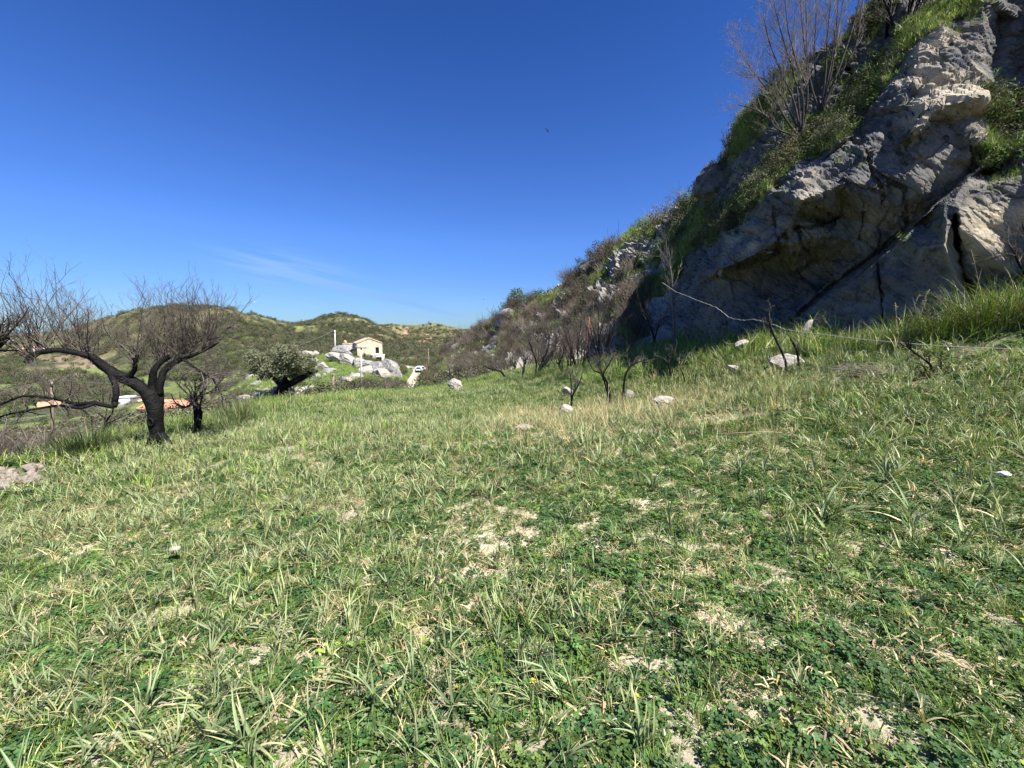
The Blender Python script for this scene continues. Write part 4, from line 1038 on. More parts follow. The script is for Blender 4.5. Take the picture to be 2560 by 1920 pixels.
# far ridge
r_ = np.random.default_rng(5); vv = FRV[4:38].reshape(-1, 3); k_ = r_.integers(0, len(vv), 3600); vv = vv[k_] + r_.normal(0, 3, (3600, 3)) * np.array((1, 1, 0))
s_ = r_.uniform(4, 9, len(vv)); m_ = n2(vv[:, 0], vv[:, 1], 1 / 40., 77, 4) > -.12
scatter('ridge_scrub', 'scrub', vv[m_], np.stack((s_, s_, s_ * .75), 1)[m_], 'dark green scrub over the farthest ridge', .1, 7)
# plants on the slope and the ledges of the cliff
def on_cliff(name, kind, n, seed, mask, s0, s1, label, tilt=.2, dpow=.35, lean=0.0):
    r = np.random.default_rng(seed)
    w = np.where(ok, mask, 0) * (D0 ** 1.2)
    w = np.where((XG > 1100) & (YG < 940), w, 0).ravel(); w = w / w.sum()
    k = r.choice(len(w), n, p=w)
    p = PG2.reshape(-1, 3)[k] + NG.reshape(-1, 3)[k] * lean; D = D0.ravel()[k]
    p = p + r.normal(0, .06, p.shape) * (D / 15)[:, None]
    s = r.uniform(s0, s1, n) * (D / 20) ** dpow
    return scatter(name, kind, p, s, label, tilt, seed)
gm = soilm * (fbm(PG * .35, 3, 151) > -.35)
bright = np.clip(fbm(PG * .22, 3, 152) * 4 + .2, 0, 1)
on_cliff('slope_grass', 'tall_grass', 5200, 311, gm * (.25 + bright) * (XG < 1780), .9, 1.9, 'green grass on the slope beside the cliff', .3)
on_cliff('slope_grass', 'meadow_grass', 4200, 313, gm * bright * (XG < 1800), 1.2, 2.6, 'bright green grass on the slope beside the cliff', .3)
on_cliff('slope_scrub', 'scrub', 520, 315, gm * (1.15 - bright) * (XG < 1790), .5, 1.3, 'dark scrub on the slope beside the cliff', .25, .5)
on_cliff('slope_dead_scrub', 'dry_scrub', 420, 317, (.25 + 1.2 * (YG > np.interp(XG, [1100, 1300, 1500, 1700], [850, 800, 760, 730]))) * gm * (1.1 - bright) * (XG < 1700) + .1 * (XG < 1600), .8, 1.7, 'grey dead scrub on the slope', .3, .5)
on_cliff('ledge_grass', 'tall_grass', 1500, 319, soilm * (XG > 1740) * (fbm(PG * .5, 3, 161) > -.1), .55, 1.15, 'grass on the ledges of the cliff', .35)
on_cliff('ledge_grass', 'meadow_grass', 1000, 321, soilm * bright * (XG > 1740), .8, 1.5, 'bright grass on the ledges of the cliff', .35)
on_cliff('ledge_scrub', 'scrub', 420, 323, soilm * (XG > 1740) * (1.05 - .6 * bright), .35, .85, 'dark scrub on the ledges of the cliff', .2)
on_cliff('crack_grass', 'fine_grass', 240, 325, np.clip(fbm(PG * .8, 3, 153) - .22, 0, 1) * (XG > 1700) * (YG < 650), 1.2, 2.4, 'small grass tufts in cracks of the cliff', .5)

# grass and low herbs on the knoll below the ruined house
r_ = np.random.default_rng(15); D_k = np.sqrt(r_.uniform(34 ** 2, 112 ** 2, 7000)); px_k = r_.uniform(560, 1110, 7000)
x_ = (px_k - 1280) * D_k * 1.01 / 1000; z_ = ground_z(x_, D_k); m_ = ~in_field(x_, D_k, 1.1) & (np.hypot(px_k - 1032, 0) > 16)
g_ = n2(x_, D_k, .06, 97, 3)
scatter('knoll_grass', 'meadow_grass', np.stack((x_, D_k, z_), 1)[m_ & (g_ > -.2)], r_.uniform(1.4, 3, 7000)[m_ & (g_ > -.2)], 'green grass on the knoll below the ruined house', .2, 16)
scatter('knoll_scrub', 'scrub', np.stack((x_, D_k, z_), 1)[m_ & (g_ < .0)][:900], r_.uniform(.6, 1.5, 7000)[m_ & (g_ < .0)][:900], 'low scrub on the knoll below the ruined house', .2, 17)

# ------------------------------------------------------------------ gravel road
RPT = [(1023, 66), (1024, 70), (1027, 76), (1031, 82), (1036, 89), (1043, 97), (1047, 103), (1047, 109), (1040, 115), (1022, 121), (1000, 126), (970, 131)]
rp = np.array([G(px, D) for px, D in RPT])
tt = np.linspace(0, 1, 90); ti = np.linspace(0, 1, len(rp))
rc = np.stack([np.interp(tt, ti, rp[:, k]) for k in range(2)], 1)
rt = np.gradient(rc, axis=0); rt /= np.linalg.norm(rt, axis=1, keepdims=True); rnl = np.stack((rt[:, 1], -rt[:, 0]), 1)
W = np.linspace(1.2, 1.5, 90)
cols_ = np.linspace(-1, 1, 11)
rv = np.array([[(*(rc[i] + rnl[i] * W[i] * c), 0) for c in cols_] for i in range(90)])
rv[..., 2] = ground_z(rv[..., 0], rv[..., 1]) + .12
rz = np.linspace(0, 1, 90)
zz = rv[:, 5, 2]; zs = np.convolve(np.pad(zz, 6, 'edge'), np.ones(13) / 13, 'valid'); rv[..., 2] = np.maximum(rv[..., 2], (zs + .05)[:, None])
rcol = np.tile(np.array((.50, .44, .36)), (90, 11, 1)); mid = np.exp(-(cols_ / .22) ** 2)[None, :, None] * (.6 + .6 * n2(rv[..., 0], rv[..., 1], .5, 90)[..., None])
rcol = rcol * (1 - np.clip(mid, 0, 1)) + np.array((.20, .20, .08)) * np.clip(mid, 0, 1)
ri = np.arange(990).reshape(90, 11)
skirt = rv.copy()
tag(mesh_np('road', rv.reshape(-1, 3), np.stack((ri[:-1, :-1], ri[:-1, 1:], ri[1:, 1:], ri[1:, :-1]), -1).reshape(-1, 4), M_GROUND, True, rcol.reshape(-1, 3)), kind='structure')

# ------------------------------------------------------------------ rocks
def rock_mesh(name, seed, dims, mat, sub=4, cuts=9, rough=.07):
    r = np.random.default_rng(seed)
    bm = bmesh.new(); bmesh.ops.create_icosphere(bm, subdivisions=sub, radius=1.0)
    v = np.array([x.co[:] for x in bm.verts]); f = np.array([[q.index for q in p.verts] for p in bm.faces]); bm.free()
    for _ in range(cuts):
        d = r.normal(0, 1, 3); d /= np.linalg.norm(d); h = r.uniform(.5, .85)
        s = v @ d; v = v - np.clip(s - h, 0, None)[:, None] * d * .96
    v = v + v * (rough * 2 * fbm(v * 1.4 + seed, 4, seed))[:, None] + v * (rough * fbm(v * np.array((2, 2, 7.)) + seed, 3, seed + 3))[:, None]
    v = v * np.asarray(dims)
    o = mesh_np(name, v, f, mat, False, np.zeros((len(v), 3)))
    return o
def rock(px, py, D, w, h, dep, label, seed, mat=None, rz=0, tilt=(0, 0), name='boulder', group=None, sub=4, sink=.25, base=None, cat='boulder'):
    """px,py = middle of the visible rock; w,h,dep in metres"""
    o = rock_mesh(name, seed, (w / 2, dep / 2, h / 2), mat or M_ROCK, sub)
    p = P(px, py, D) if base is None else base
    o.location = p; o.rotation_euler = (tilt[0], tilt[1], rz)
    return tag(o, label, cat, group)
rock(1140, 964, 27.6, 1.1, 1.1, .9, 'pale boulder with a dark hollow at the far end of the field', 3, tilt=(0, .35), sub=5)
rock(1852, 864, 13.0, .62, .30, .42, 'tan block lying at the foot of the cliff, left of the broken slab', 5, tilt=(0, -.42), rz=.3)
rock(1843, 925, 11.6, .55, .30, .4, 'pale wedge of stone in the grass below the tan block', 6, tilt=(0, .6), rz=-.2)
rock(1963, 911, 10.3, .85, .55, .6, 'rounded pale boulder behind two charred saplings', 7, tilt=(0, -.1))
rock(1306, 1076, 8.8, .5, .3, .3, 'low pale stone leaning left in the dry grass', 8, tilt=(0, -.35))
rock(1402, 1098, 8.2, .19, .13, .2, 'small pale stone below the dry grass band, left of a smaller one', 9)
rock(1447, 1090, 8.4, .12, .13, .1, 'tiny pale stone below the dry grass band', 10)
rock(1535, 1067, 8.5, .42, .34, .3, 'pale pointed stone in the middle of the dry grass', 11, tilt=(0, .2))
rock(1660, 1006, 10.1, .6, .36, .4, 'pale stone under an arched dead stem on the bank', 12)
rock(1418, 975, 15.5, .45, .36, .4, 'small pale stone beside the leaning charred sapling', 13)
rock(1418, 1024, 11.4, .4, .38, .25, 'pale stone half hidden in grass below the saplings', 14)
rock(1572, 985, 13, .4, .3, .3, 'tan stone in tall grass right of the forked charred sapling', 15)
rock(2506, 1184, 4.0, .17, .06, .1, 'white flat stone in the grass at the right edge', 16, mat=mat_plain('white_stone', (.75, .74, .72), .8, .1))
rock(2030, 1000, 7.2, .14, .1, .1, 'small tan stone on the bank behind dry stems', 17)
rock(705, 1098, 9.2, .2, .06, .12, 'flat white stone in the grass right of the tussocks', 18)
rock(435, 1371, 3.4, .11, .035, .08, 'flat white stone in the left foreground grass', 19)
rock(2011, 829, 12.3, .22, .85, .25, 'tan upright rock splinter leaning against the slab', 20, tilt=(0, .45), cat='rock')
# broken stones of the little terrace wall on the left
rr_ = np.random.default_rng(77)
for i in range(48):
    px = rr_.uniform(-60, 118); t = rr_.uniform()
    pyb = np.interp(px, [-60, 0, 60, 125], [1208, 1200, 1190, 1172]) + (t - .4) * 46
    w = rr_.uniform(.07, .27)
    o = rock_mesh('wall_stone', 500 + i, (w / 2, w * .45, w * .42), M_WALLST, 2, 8)
    o.location = ground_hit(px, pyb) + np.array((0, 0, w * .22)); o.rotation_euler = tuple(rr_.uniform(-.5, .5, 3))
    tag(o, 'rough stone in the tumbled terrace wall at the left edge', 'stone', 'stones of the tumbled terrace wall')
# rocky spur below the ruined house
SPUR = [(735, 862, 108, 4.6, 3.2, 'pale jutting rock at the upper left end of the spur', .35, 0), (765, 872, 107, 4.5, 2.5, 'pale rock right of the jutting rock', .3, 0), (785, 879, 105, 3.0, 2.2, 'pale crumbly rock under the jutting rock', .2, 0), (843, 872, 104, 3.0, 2.6, 'grey rounded rock left of the annex', .4, 1),
        (858, 880, 103, 4.4, 3.2, 'large grey rock in front of the annex', .4, 1), (840, 897, 101, 4.2, 2.4, 'pale broken rock low on the spur under the annex', .3, 0), (868, 905, 100, 4.5, 2.4, 'tan broken rock in the middle of the spur', .4, 0), (874, 897, 100, 2.8, 2.8, 'grey upright rock below the house corner', .5, 1),
        (902, 910, 99, 4.2, 2.4, 'grey rounded boulder under the front of the house', .25, 1), (925, 921, 98, 4.2, 2.4, 'pale rock below the porch', .3, 1), (946, 932, 96, 4.6, 3.6, 'grey rock right of the utility pole', .6, 1), (974, 930, 95, 5.4, 3.6, 'large grey speckled rock beside the road', .6, 1), (990, 940, 94, 3.0, 3.0, 'grey rock at the right end of the spur', .7, 1),
        (918, 929, 96, 3.6, 2.2, 'tan rock below the utility pole middle', .3, 0), (955, 940, 92, 4.0, 3.0, 'brown shaded rock under the speckled rock', .4, 0), (806, 917, 92, 3.2, 2.0, 'pale cluster rock in green grass left of the spur', .2, 0), (790, 905, 95, 2.4, 2.0, 'pale rock above the cluster rock', .2, 0)]
for i, (px, py, D, w, h, lb, tl, g) in enumerate(SPUR):
    b = ground_hit(px, py + 6); k = b[1] / 100.0 * 1.1
    rock(0, 0, 0, w * 1.1 * k, h * 1.2 * k, w * .8 * k, lb, 40 + i, M_ROCKG if g else M_ROCK, rr_.uniform(-.4, .4), (0, tl), 'outcrop_rock', cat='rock', sub=4, base=b + np.array((0, 0, h * .25 * k)))
for i in range(60):
    px = rr_.uniform(615, 900); py = rr_.uniform(925, 992); D = np.interp(py, [925, 992], [85, 50])
    b = ground_hit(px, py); w = rr_.uniform(.5, 2.4) * b[1] / 65
    rock(0, 0, 0, w, w * .7, w * .8, 'pale stone scattered on the green slope below the spur', 80 + i, M_ROCKG if i % 3 else M_ROCK, rr_.uniform(0, 3), (0, rr_.uniform(-.3, .3)), 'stone', 'stones on the slope below the spur', 3, base=b + np.array((0, 0, w * .02)), cat='stone')
for px, py, D, w, h, lb, s in ((650, 990, 33, 1.9, 1.3, 'pale rock left of the olive trunk', 1), (690, 985, 34, 1.5, 1.3, 'pale rock just left of the olive trunk, lower than its neighbour', 2), (722, 984, 35, 1.3, 1.8, 'tan rock standing right of the olive trunk', 3), (752, 985, 38, 1.5, 1.3, 'grey rock at the right foot of the olive', 4), (612, 1000, 31, 1.6, .9, 'low pale rock at the left foot of the olive', 5)):
    rock(px, py, D, w, h, w * .8, lb, 120 + s, M_ROCK, .3 * s, (0, .2))
# rocks standing out of the slope on the right
SL = [(1141, 880, 2.6, 2.2), (1152, 893, 2.0, 1.6), (1130, 868, 2.0, 2.0), (1165, 898, 1.6, 1.2), (1128, 905, 2.4, 1.6), (1280, 800, 3.0, 2.2), (1262, 815, 2.2, 1.6), (1268, 842, 2.6, 1.8), (1307, 838, 2.0, 2.6), (1295, 860, 1.8, 2.0), (1325, 800, 2.4, 1.4), (1250, 862, 2.0, 1.6),
      (1478, 672, 2.6, 1.6), (1500, 660, 2.0, 1.6), (1540, 650, 2.2, 1.2), (1570, 620, 2.4, 1.8), (1590, 600, 2.0, 2.0), (1560, 770, 2.2, 1.2), (1475, 815, 2.6, 2.6), (1610, 700, 3.4, 1.6), (1640, 670, 2.2, 1.2), (1590, 760, 2.6, 1.2), (1240, 905, 2.4, 1.6), (1213, 925, 1.6, 1.0), (1350, 745, 2.0, 1.2), (1590, 840, 1.6, 1.0), (1620, 810, 1.4, 1.6), (1225, 880, 1.8, 1.4), (1190, 905, 1.6, 1.2), (1700, 535, 1.8, 1.0), (1720, 560, 1.4, .8)]
for i, (px, py, w, h) in enumerate(SL):
    p, nn = cliff_at(px, py); k = p[1] / 50.0; k = max(.55, min(k, 2.4))
    rock(0, 0, 0, w * k, h * k, w * k, 'pale rock standing out of the grassy slope', 150 + i, M_ROCKG, rr_.uniform(0, 3), (rr_.uniform(-.2, .2), rr_.uniform(-.3, .3)), 'slope_rock', 'rocks on the grassy slope', 4, base=p, cat='rock')
rock(0, 0, 0, 2.8, 2.7, 2.4, 'dark overhanging boulder on the skyline of the slope', 190, M_CLIFF, .5, (0, -.4), 'boulder', base=cliff_at(1790, 478)[0] + np.array((-.2, -.3, 0)), cat='boulder', sub=5)

# ------------------------------------------------------------------ dead trees
def wander(r, p, d, L, n, up, jit):
    pts = [np.array(p, float)]; d = np.array(d, float) / np.linalg.norm(d)
    for k in range(n):
        d = d + r.normal(0, jit, 3) + np.array((0, 0, up)); d /= np.linalg.norm(d)
        pts.append(pts[-1] + d * L / n)
    return np.array(pts)
def spray(mb, r, p, d, L, rad, level, up=.10, jit=.16, kids=(7, 4), seg=5, col=(1, 1, 1), spread=.75, sides=4):
    pts = wander(r, p, d, L, seg, up, jit)
    rr2 = np.linspace(rad, max(rad * .35, .0016), seg + 1)
    mb.tube(pts, rr2, sides if level == 0 else 3, col, False)
    if level >= len(kids): return
    nk = max(1, int(round(kids[level] * r.uniform(.7, 1.3))))
    for k in range(nk):
        t = r.uniform(.2, 1.0) * seg; i = min(seg - 1, int(t)); q = pts[i] + (pts[i + 1] - pts[i]) * (t - i)
        dd = pts[i + 1] - pts[i]; dd /= np.linalg.norm(dd)
        o = r.normal(0, 1, 3); o -= dd * o.dot(dd); o /= np.linalg.norm(o)
        spray(mb, r, q, dd + o * spread * r.uniform(.5, 1.2), L * r.uniform(.3, .55) * (1 - .3 * t / seg), rr2[i] * .55, level + 1, up, jit, kids, max(3, seg - 1), col, spread, sides)
def limb_path(spec):
    return np.array([P(*q) for q in spec])
def smooth_path(pts, n):
    t = np.linspace(0, 1, len(pts)); T = np.linspace(0, 1, n)
    out = np.stack([np.interp(T, t, pts[:, k]) for k in range(3)], 1)
    for _ in range(2): out[1:-1] = .25 * out[:-2] + .5 * out[1:-1] + .25 * out[2:]
    return out
RK = 1.0
def bark(mb, pts, rad, seed, sides=14, n=None, lump=.10):
    """limb with an uneven, knotted outline"""
    n = n or max(10, len(pts) * 6)
    p = smooth_path(pts, n); rd = np.interp(np.linspace(0, 1, n), np.linspace(0, 1, len(rad)), rad) * RK
    k0 = mb.n; mb.tube(p, rd, sides, cap=True)
    v = mb.v[-1]; c = np.repeat(p, sides, 0)
    d = v[:n * sides] - c; ns_ = fbm(v[:n * sides] * 5.0 + seed, 3, seed) + .6 * fbm(v[:n * sides] * np.array((16, 16, 3.)), 2, seed + 4)
    v[:n * sides] = c + d * (1 + lump * 2 * ns_)[:, None]
def burnt_tree():
    global RK
    rt_ = np.array((P(395, 1122, 9.5)))
    base = np.array((rt_[0], rt_[1], gz(rt_[0], rt_[1])))
    root = empty('burnt_tree', base, 'large charred tree with a thick black knotted trunk and wide bare crown', 'tree')
    def fin(o): o.location = -np.array(base); return o
    r = np.random.default_rng(4)
    mb = MB()
    RK = .76
    bark(mb, limb_path([(400, 1150, 9.5), (398, 1112, 9.5), (392, 1085, 9.5), (389, 1056, 9.5), (389, 1022, 9.5), (378, 994, 9.5), (362, 975, 9.5)]), [.36, .30, .20, .20, .205, .20, .17], 1, 20, 50, .08)
    bark(mb, limb_path([(392, 1040, 9.6), (397, 1005, 9.6), (400, 975, 9.7)]), [.15, .135, .10], 2, 14, 20)
    for a, (dx, dy) in enumerate(((-34, 8), (30, 10), (44, 18), (-10, 22))):
        bark(mb, limb_path([(393 + dx * .2, 1088, 9.4), (396 + dx * .65, 1112, 9.35), (398 + dx * 1.1, 1128 + dy * .5, 9.3)]), [.13, .10, .05], 10 + a, 10, 12)
    fin(mb.build('trunk', M_CHAR, root))
    kb = MB(); tz = []
    kc = P(389, 1052, 9.5) + np.array((.02, -.19, 0))
    ang_ = np.linspace(0, 2 * math.pi, 15)
    kc = kc + np.array((-.0, .045, 0)); kb.tube(np.stack((kc[0] + .06 * np.cos(ang_), kc[1] + 0 * ang_ - .01, kc[2] + .085 * np.sin(ang_)), 1), .03, 8, cap=False)
    fin(kb.build('knot', M_CHAR, root))
    LIMBS = [([(380, 992, 9.5), (340, 958, 9.45), (307, 945, 9.4), (271, 925, 9.3), (231, 893, 9.2), (202, 884, 9.1), (145, 874, 8.9), (101, 880, 8.8), (78, 890, 8.75), (67, 908, 8.7)], [.17, .165, .16, .14, .115, .085, .07, .07, .085, .07], 34, (-.35, 0, 1)),
             ([(385, 1000, 9.55), (380, 965, 9.6), (383, 929, 9.6), (398, 907, 9.7), (427, 890, 9.8)], [.12, .10, .095, .085, .065], 18, (.0, .1, 1)),
             ([(398, 985, 9.6), (401, 954, 9.6), (408, 929, 9.7), (430, 909, 9.8), (455, 896, 9.9), (481, 889, 10), (520, 871, 10.2), (546, 856, 10.3)], [.11, .10, .095, .09, .08, .055, .04, .03], 34, (.25, .1, 1)),
             ([(318, 950, 9.4), (338, 922, 9.35), (338, 904, 9.3), (343, 886, 9.3)], [.085, .06, .045, .05], 9, (0, 0, 1)),
             ([(272, 925, 9.3), (289, 965, 9.1), (291, 987, 9.05), (286, 1005, 9.0), (287, 1018, 8.95), (253, 1012, 8.8), (231, 1006, 8.7), (195, 1012, 8.6), (155, 1001, 8.4), (108, 992, 8.2), (54, 989, 8.0), (0, 1012, 7.8), (-80, 1020, 7.5)], [.085, .075, .075, .07, .065, .055, .05, .055, .045, .04, .035, .03, .02], 14, (-.2, 0, .8)),
             ([(235, 1010, 8.7), (202, 1021, 8.55), (145, 1013, 8.4), (90, 1022, 8.2), (36, 1032, 8.0), (0, 1042, 7.9), (-60, 1056, 7.7)], [.045, .04, .033, .03, .028, .025, .02], 6, (-.3, 0, .6)),
             ([(455, 896, 9.9), (480, 915, 9.9), (510, 935, 10), (535, 950, 10), (548, 985, 10.1)], [.05, .045, .04, .03, .02], 14, (.5, .1, .2)),
             ([(365, 985, 9.5), (358, 962, 9.55), (357, 945, 9.6)], [.05, .035, .006], 0, None)]
    for li, (sp, rad, nsh, upd) in enumerate(LIMBS):
        pts = limb_path(sp); mb = MB(); bark(mb, pts, rad, 30 + li, 12, None, .09)
        lo = fin(mb.build('limb', M_CHAR, root))
        if not nsh: continue
        tw = MB(); sp_ = smooth_path(pts, 60)
        start = {0: .42, 1: .55, 2: .38, 4: .42}.get(li, .3)
        for k in range(int(nsh * (2.4 if li != 1 else 1.5))):
            t = r.uniform(start, 1.0) * 58; i = int(t); q = sp_[i]
            d = np.array(upd) + r.normal(0, .36, 3) * np.array((1.3, 1.1, .45))
            if li in (4, 5): d = np.array((r.normal(-.1, .6), r.normal(0, .5), r.choice((1, 1, -.5)))); L = r.uniform(.35, .9)
            elif li == 6: d = np.array((r.normal(.4, .6), r.normal(0, .6), r.normal(0, .7))); L = r.uniform(.5, 1.0)
            else: L = r.uniform(.6, 1.85) * (.85 if li == 0 and t < 35 else 1)
            spray(tw, r, q, d, L, r.uniform(.008, .016), 0, .06 if li < 4 else -.01, .12 if li < 4 else .22, (6, 4), 6, 1, .7)
        o = tw.build('twig_spray', M_TWIG, lo); tag(o, None, None)
    return root
burnt_tree()
RK = .8

def dead_tree(name, base, stems, label, cat, seed, group=None, mat_s=None, mat_t=None, kids=(7, 4), up=.06, jit=.1, twr=.5, spread=.6, part='stem'):
    """stems: list of (path points relative to base, radii, number of twig sprays, spray length)"""
    root = empty(name, base, label, cat, group)
    r = np.random.default_rng(seed)
    tw = MB()
    for pts, rad, nsh, L in stems:
        pts = np.asarray(pts, float); mb = MB(); bark(mb, pts, rad, seed + 1, 8, max(8, len(pts) * 4), .08)
        mb.build(part, mat_s or M_CHAR, root)
        sp_ = smooth_path(pts, 30)
        for k in range(nsh):
            i = int(r.uniform(.35, .99) * 28); d = sp_[i + 1] - sp_[i]; d /= np.linalg.norm(d)
            d = d + r.normal(0, .5, 3) + np.array((0, 0, .35))
            spray(tw, r, sp_[i], d, L * r.uniform(.6, 1.2), np.interp(i / 30, np.linspace(0, 1, len(rad)), rad) * twr, 0, up, jit, kids, 4, 1, spread, 3)
    if tw.n: tw.build('twigs', mat_t or M_TWIG, root)
    return root
def px_stem(base, spec, D):
    """a stem traced as photo positions at depth D, relative to base"""
    return np.array([P(x, y, D + dd) for x, y, dd in spec]) - np.asarray(base)
def traced(name, bpx, bpy_, D, stems, label, cat='tree', seed=1, rocky=False, **k):
    b = P(bpx, bpy_, D)
    if not rocky: b[2] = min(b[2], gz(b[0], b[1]))
    st = [(np.vstack(([[0, 0, -.05]], px_stem(b, sp, D))), rad, n, L) for sp, rad, n, L in stems]
    return dead_tree(name, b, st, label, cat, seed, **k)
# the slim charred tree behind the large one, and a stub beside it
traced('burnt_tree', 490, 1102, 11.2, [([(492, 1075, 0), (500, 1035, 0), (496, 1018, 0), (486, 1002, 0), (488, 985, 0)], [.11, .09, .085, .07, .06, .05], 10, .9), ([(487, 1003, 0), (470, 1016, .1), (458, 1020, .1), (436, 1005, .2), (428, 985, .2)], [.05, .045, .035, .03, .02, .015], 8, .7),
       ([(488, 996, 0), (510, 985, -.1), (528, 980, -.1), (548, 960, -.1), (552, 930, -.1)], [.05, .045, .04, .03, .025, .018], 12, .8)], 'slim charred tree with twisted branches behind the large black trunk', seed=21, jit=.2, up=.0)
traced('burnt_stub', 516, 1100, 11.0, [([(520, 1085, 0), (524, 1062, 0)], [.03, .028, .008], 0, 0)], 'thin charred stub right of the slim tree', 'tree stub', 22)
traced('burnt_tree', 262, 1080, 13.0, [([(262, 1070, 0), (266, 1050, 0)], [.07, .055, .05], 3, .7), ([(265, 1052, 0), (280, 1035, 0), (283, 1022, 0)], [.04, .035, .03, .02], 7, .8), ([(265, 1050, 0), (255, 1040, 0), (240, 1030, 0), (225, 1028, .1)], [.04, .035, .03, .02, .015], 8, .8)], 'small charred tree left of the large trunk on the field edge', seed=23, jit=.2, up=.0)
traced('burnt_tree', -190, 1180, 8.2, [([(-185, 1080, 0), (-150, 990, 0), (-95, 930, 0), (-40, 890, 0), (0, 862, 0), (22, 845, 0)], [.22, .18, .16, .12, .085, .06, .03], 16, 1.1), ([(-95, 930, 0), (-30, 875, .1), (20, 876, .2), (48, 876, .2)], [.05, .045, .03, .02, .012], 4, .6)], 'charred limb of a dead tree reaching in from the left edge', seed=24, kids=(6, 4))
RK = 1.0
# bare trees and shrubs at the foot of the slope and on the cliff
def multistem(name, base, n, H, spread, label, seed, cat='bare tree', mat_s=None, mat_t=None, r0=.05, nsh=7, L=None, kids=(6, 4), lean=(0, 0), group=None, jit=.08, up=.08, twr=.5):
    r = np.random.default_rng(seed); st = []
    for k in range(n):
        a = r.uniform(0, 6.283); s = spread * math.sqrt(r.uniform(.02, 1)); h = H * r.uniform(.65, 1.0)
        d = np.array((math.cos(a) * s + lean[0], math.sin(a) * s + lean[1], 1.0))
        p = wander(r, np.array((math.cos(a), math.sin(a), 0)) * .12 * r.uniform() + np.array((0, 0, -.1)), d, h * .8, 6, up, jit)
        st.append((p, np.linspace(r0, r0 * .3, 7) * r.uniform(.6, 1.1), nsh, (L or H * .28)))
    return dead_tree(name, base, st, label, cat, seed, group, mat_s, mat_t or M_TWIG, kids, .07, .1, twr, .5)
DT = cliff_at(2004, 345)[0][1] - .1
R5 = [.045, .034, .027, .021, .015, .009]
traced('bare_tree', 2004, 342, DT, [([(1975, 335, 0), (1943, 325, -.1), (1915, 288, -.2), (1880, 270, -.3), (1845, 262, -.3)], R5, 22, 1.0), ([(1973, 312, 0), (1928, 238, -.2), (1877, 172, -.3), (1849, 125, -.3)], R5, 34, 1.2), ([(1985, 300, .1), (1950, 230, .2), (1900, 190, .2), (1865, 195, .2)], R5, 23, 1.1),
       ([(1986, 253, 0), (1958, 192, 0), (1923, 109, 0), (1908, 38, 0)], R5, 34, 1.3), ([(1994, 228, .1), (1981, 172, .2), (1951, 76, .2), (1933, 0, .2), (1925, -60, .2)], R5, 34, 1.4), ([(2010, 260, -.2), (1995, 170, -.3), (1970, 80, -.3), (1960, -20, -.3)], R5, 30, 1.4), ([(2020, 260, 0), (2016, 152, 0), (2004, 51, 0), (1999, -40, 0)], R5, 27, 1.4)],
       'tall many-stemmed bare tree on the cliff ledge, its left stems spreading out against the sky', 'bare tree', 31, rocky=True, kids=(6, 4), mat_s=M_STEM, mat_t=M_TWIGP, jit=.10, up=.09, twr=.42, spread=.7)
DT2 = cliff_at(2052, 290)[0][1] - .1
traced('bare_tree', 2052, 283, DT2, [([(2027, 218, 0), (2016, 127, 0), (2016, 50, 0), (2010, -60, 0)], R5, 20, 1.3), ([(2040, 220, .2), (2035, 127, .2), (2040, 50, .2), (2042, -60, .2)], R5, 20, 1.3), ([(2065, 177, 0), (2067, 101, 0), (2075, 25, 0), (2080, -60, 0)], R5, 20, 1.3), ([(2080, 177, -.1), (2090, 101, -.1), (2105, 25, -.1), (2115, -50, -.1)], R5, 20, 1.2),
       ([(2072, 190, .2), (2085, 110, .2), (2095, 25, .2), (2095, -60, .2)], R5, 17, 1.2), ([(2105, 152, -.2), (2130, 76, -.2), (2146, 13, -.2), (2155, -50, -.2)], R5, 15, 1.0), ([(2110, 170, 0), (2143, 114, 0), (2153, 25, 0), (2160, -20, 0)], R5, 13, .8)],
       'bare tree with upright dark stems on the cliff ledge, right of the spreading one', 'bare tree', 32, rocky=True, kids=(5, 4), mat_s=M_STEM, mat_t=M_TWIGP, jit=.10, up=.09, twr=.42, spread=.6)
p_, _ = cliff_at(2255, 95)
multistem('bare_shrub', p_, 11, 3.6, .35, 'dense dark bare shrub at the top of the cliff beside the tall block', 33, 'shrub', r0=.045, nsh=6, L=.9, kids=(5, 3))
p_, _ = cliff_at(2210, 90)
multistem('bare_shrub', p_, 4, 4.0, .4, 'sparse bare shrub on the top ledge left of the dense one', 34, 'shrub', r0=.03, nsh=5, L=1, kids=(4, 3), lean=(-.2, 0))
# large bare shrubs in front of the slope
def gshrub(px, D, n, H, spread, label, seed, **k):
    b = G(px, D)
    if px > 1100:
        q, _ = cliff_at(px, 930)
    return multistem(k.pop('name', 'bare_shrub'), b, n, H, spread, label, seed, k.pop('cat', 'shrub'), **k)
gshrub(1505, 22, 13, 5.2, .42, 'tall bare shrub with upright stems in front of the pale rock, by the rusty stake', 41, r0=.035, nsh=7, L=1.2, kids=(6, 4))
gshrub(1445, 25, 10, 4.6, .5, 'dense grey bare shrub left of the rusty stake', 42, r0=.035, nsh=8, L=1.2, kids=(7, 4))
traced('bare_tree', 1335, 950, 27, [([(1345, 928, 0), (1370, 900, 0), (1390, 868, 0), (1392, 840, .2)], [.12, .10, .09, .06, .03], 12, 1.8), ([(1340, 935, 0), (1342, 905, -.2), (1330, 875, -.2), (1322, 850, -.2)], [.08, .07, .06, .05, .03], 12, 1.8), ([(1350, 915, 0), (1372, 870, .4), (1375, 835, .4)], [.06, .05, .04, .02], 12, 1.7)], 'leaning bare tree with a dark forked trunk at the foot of the slope', 'bare tree', 43, kids=(8, 5), jit=.12)
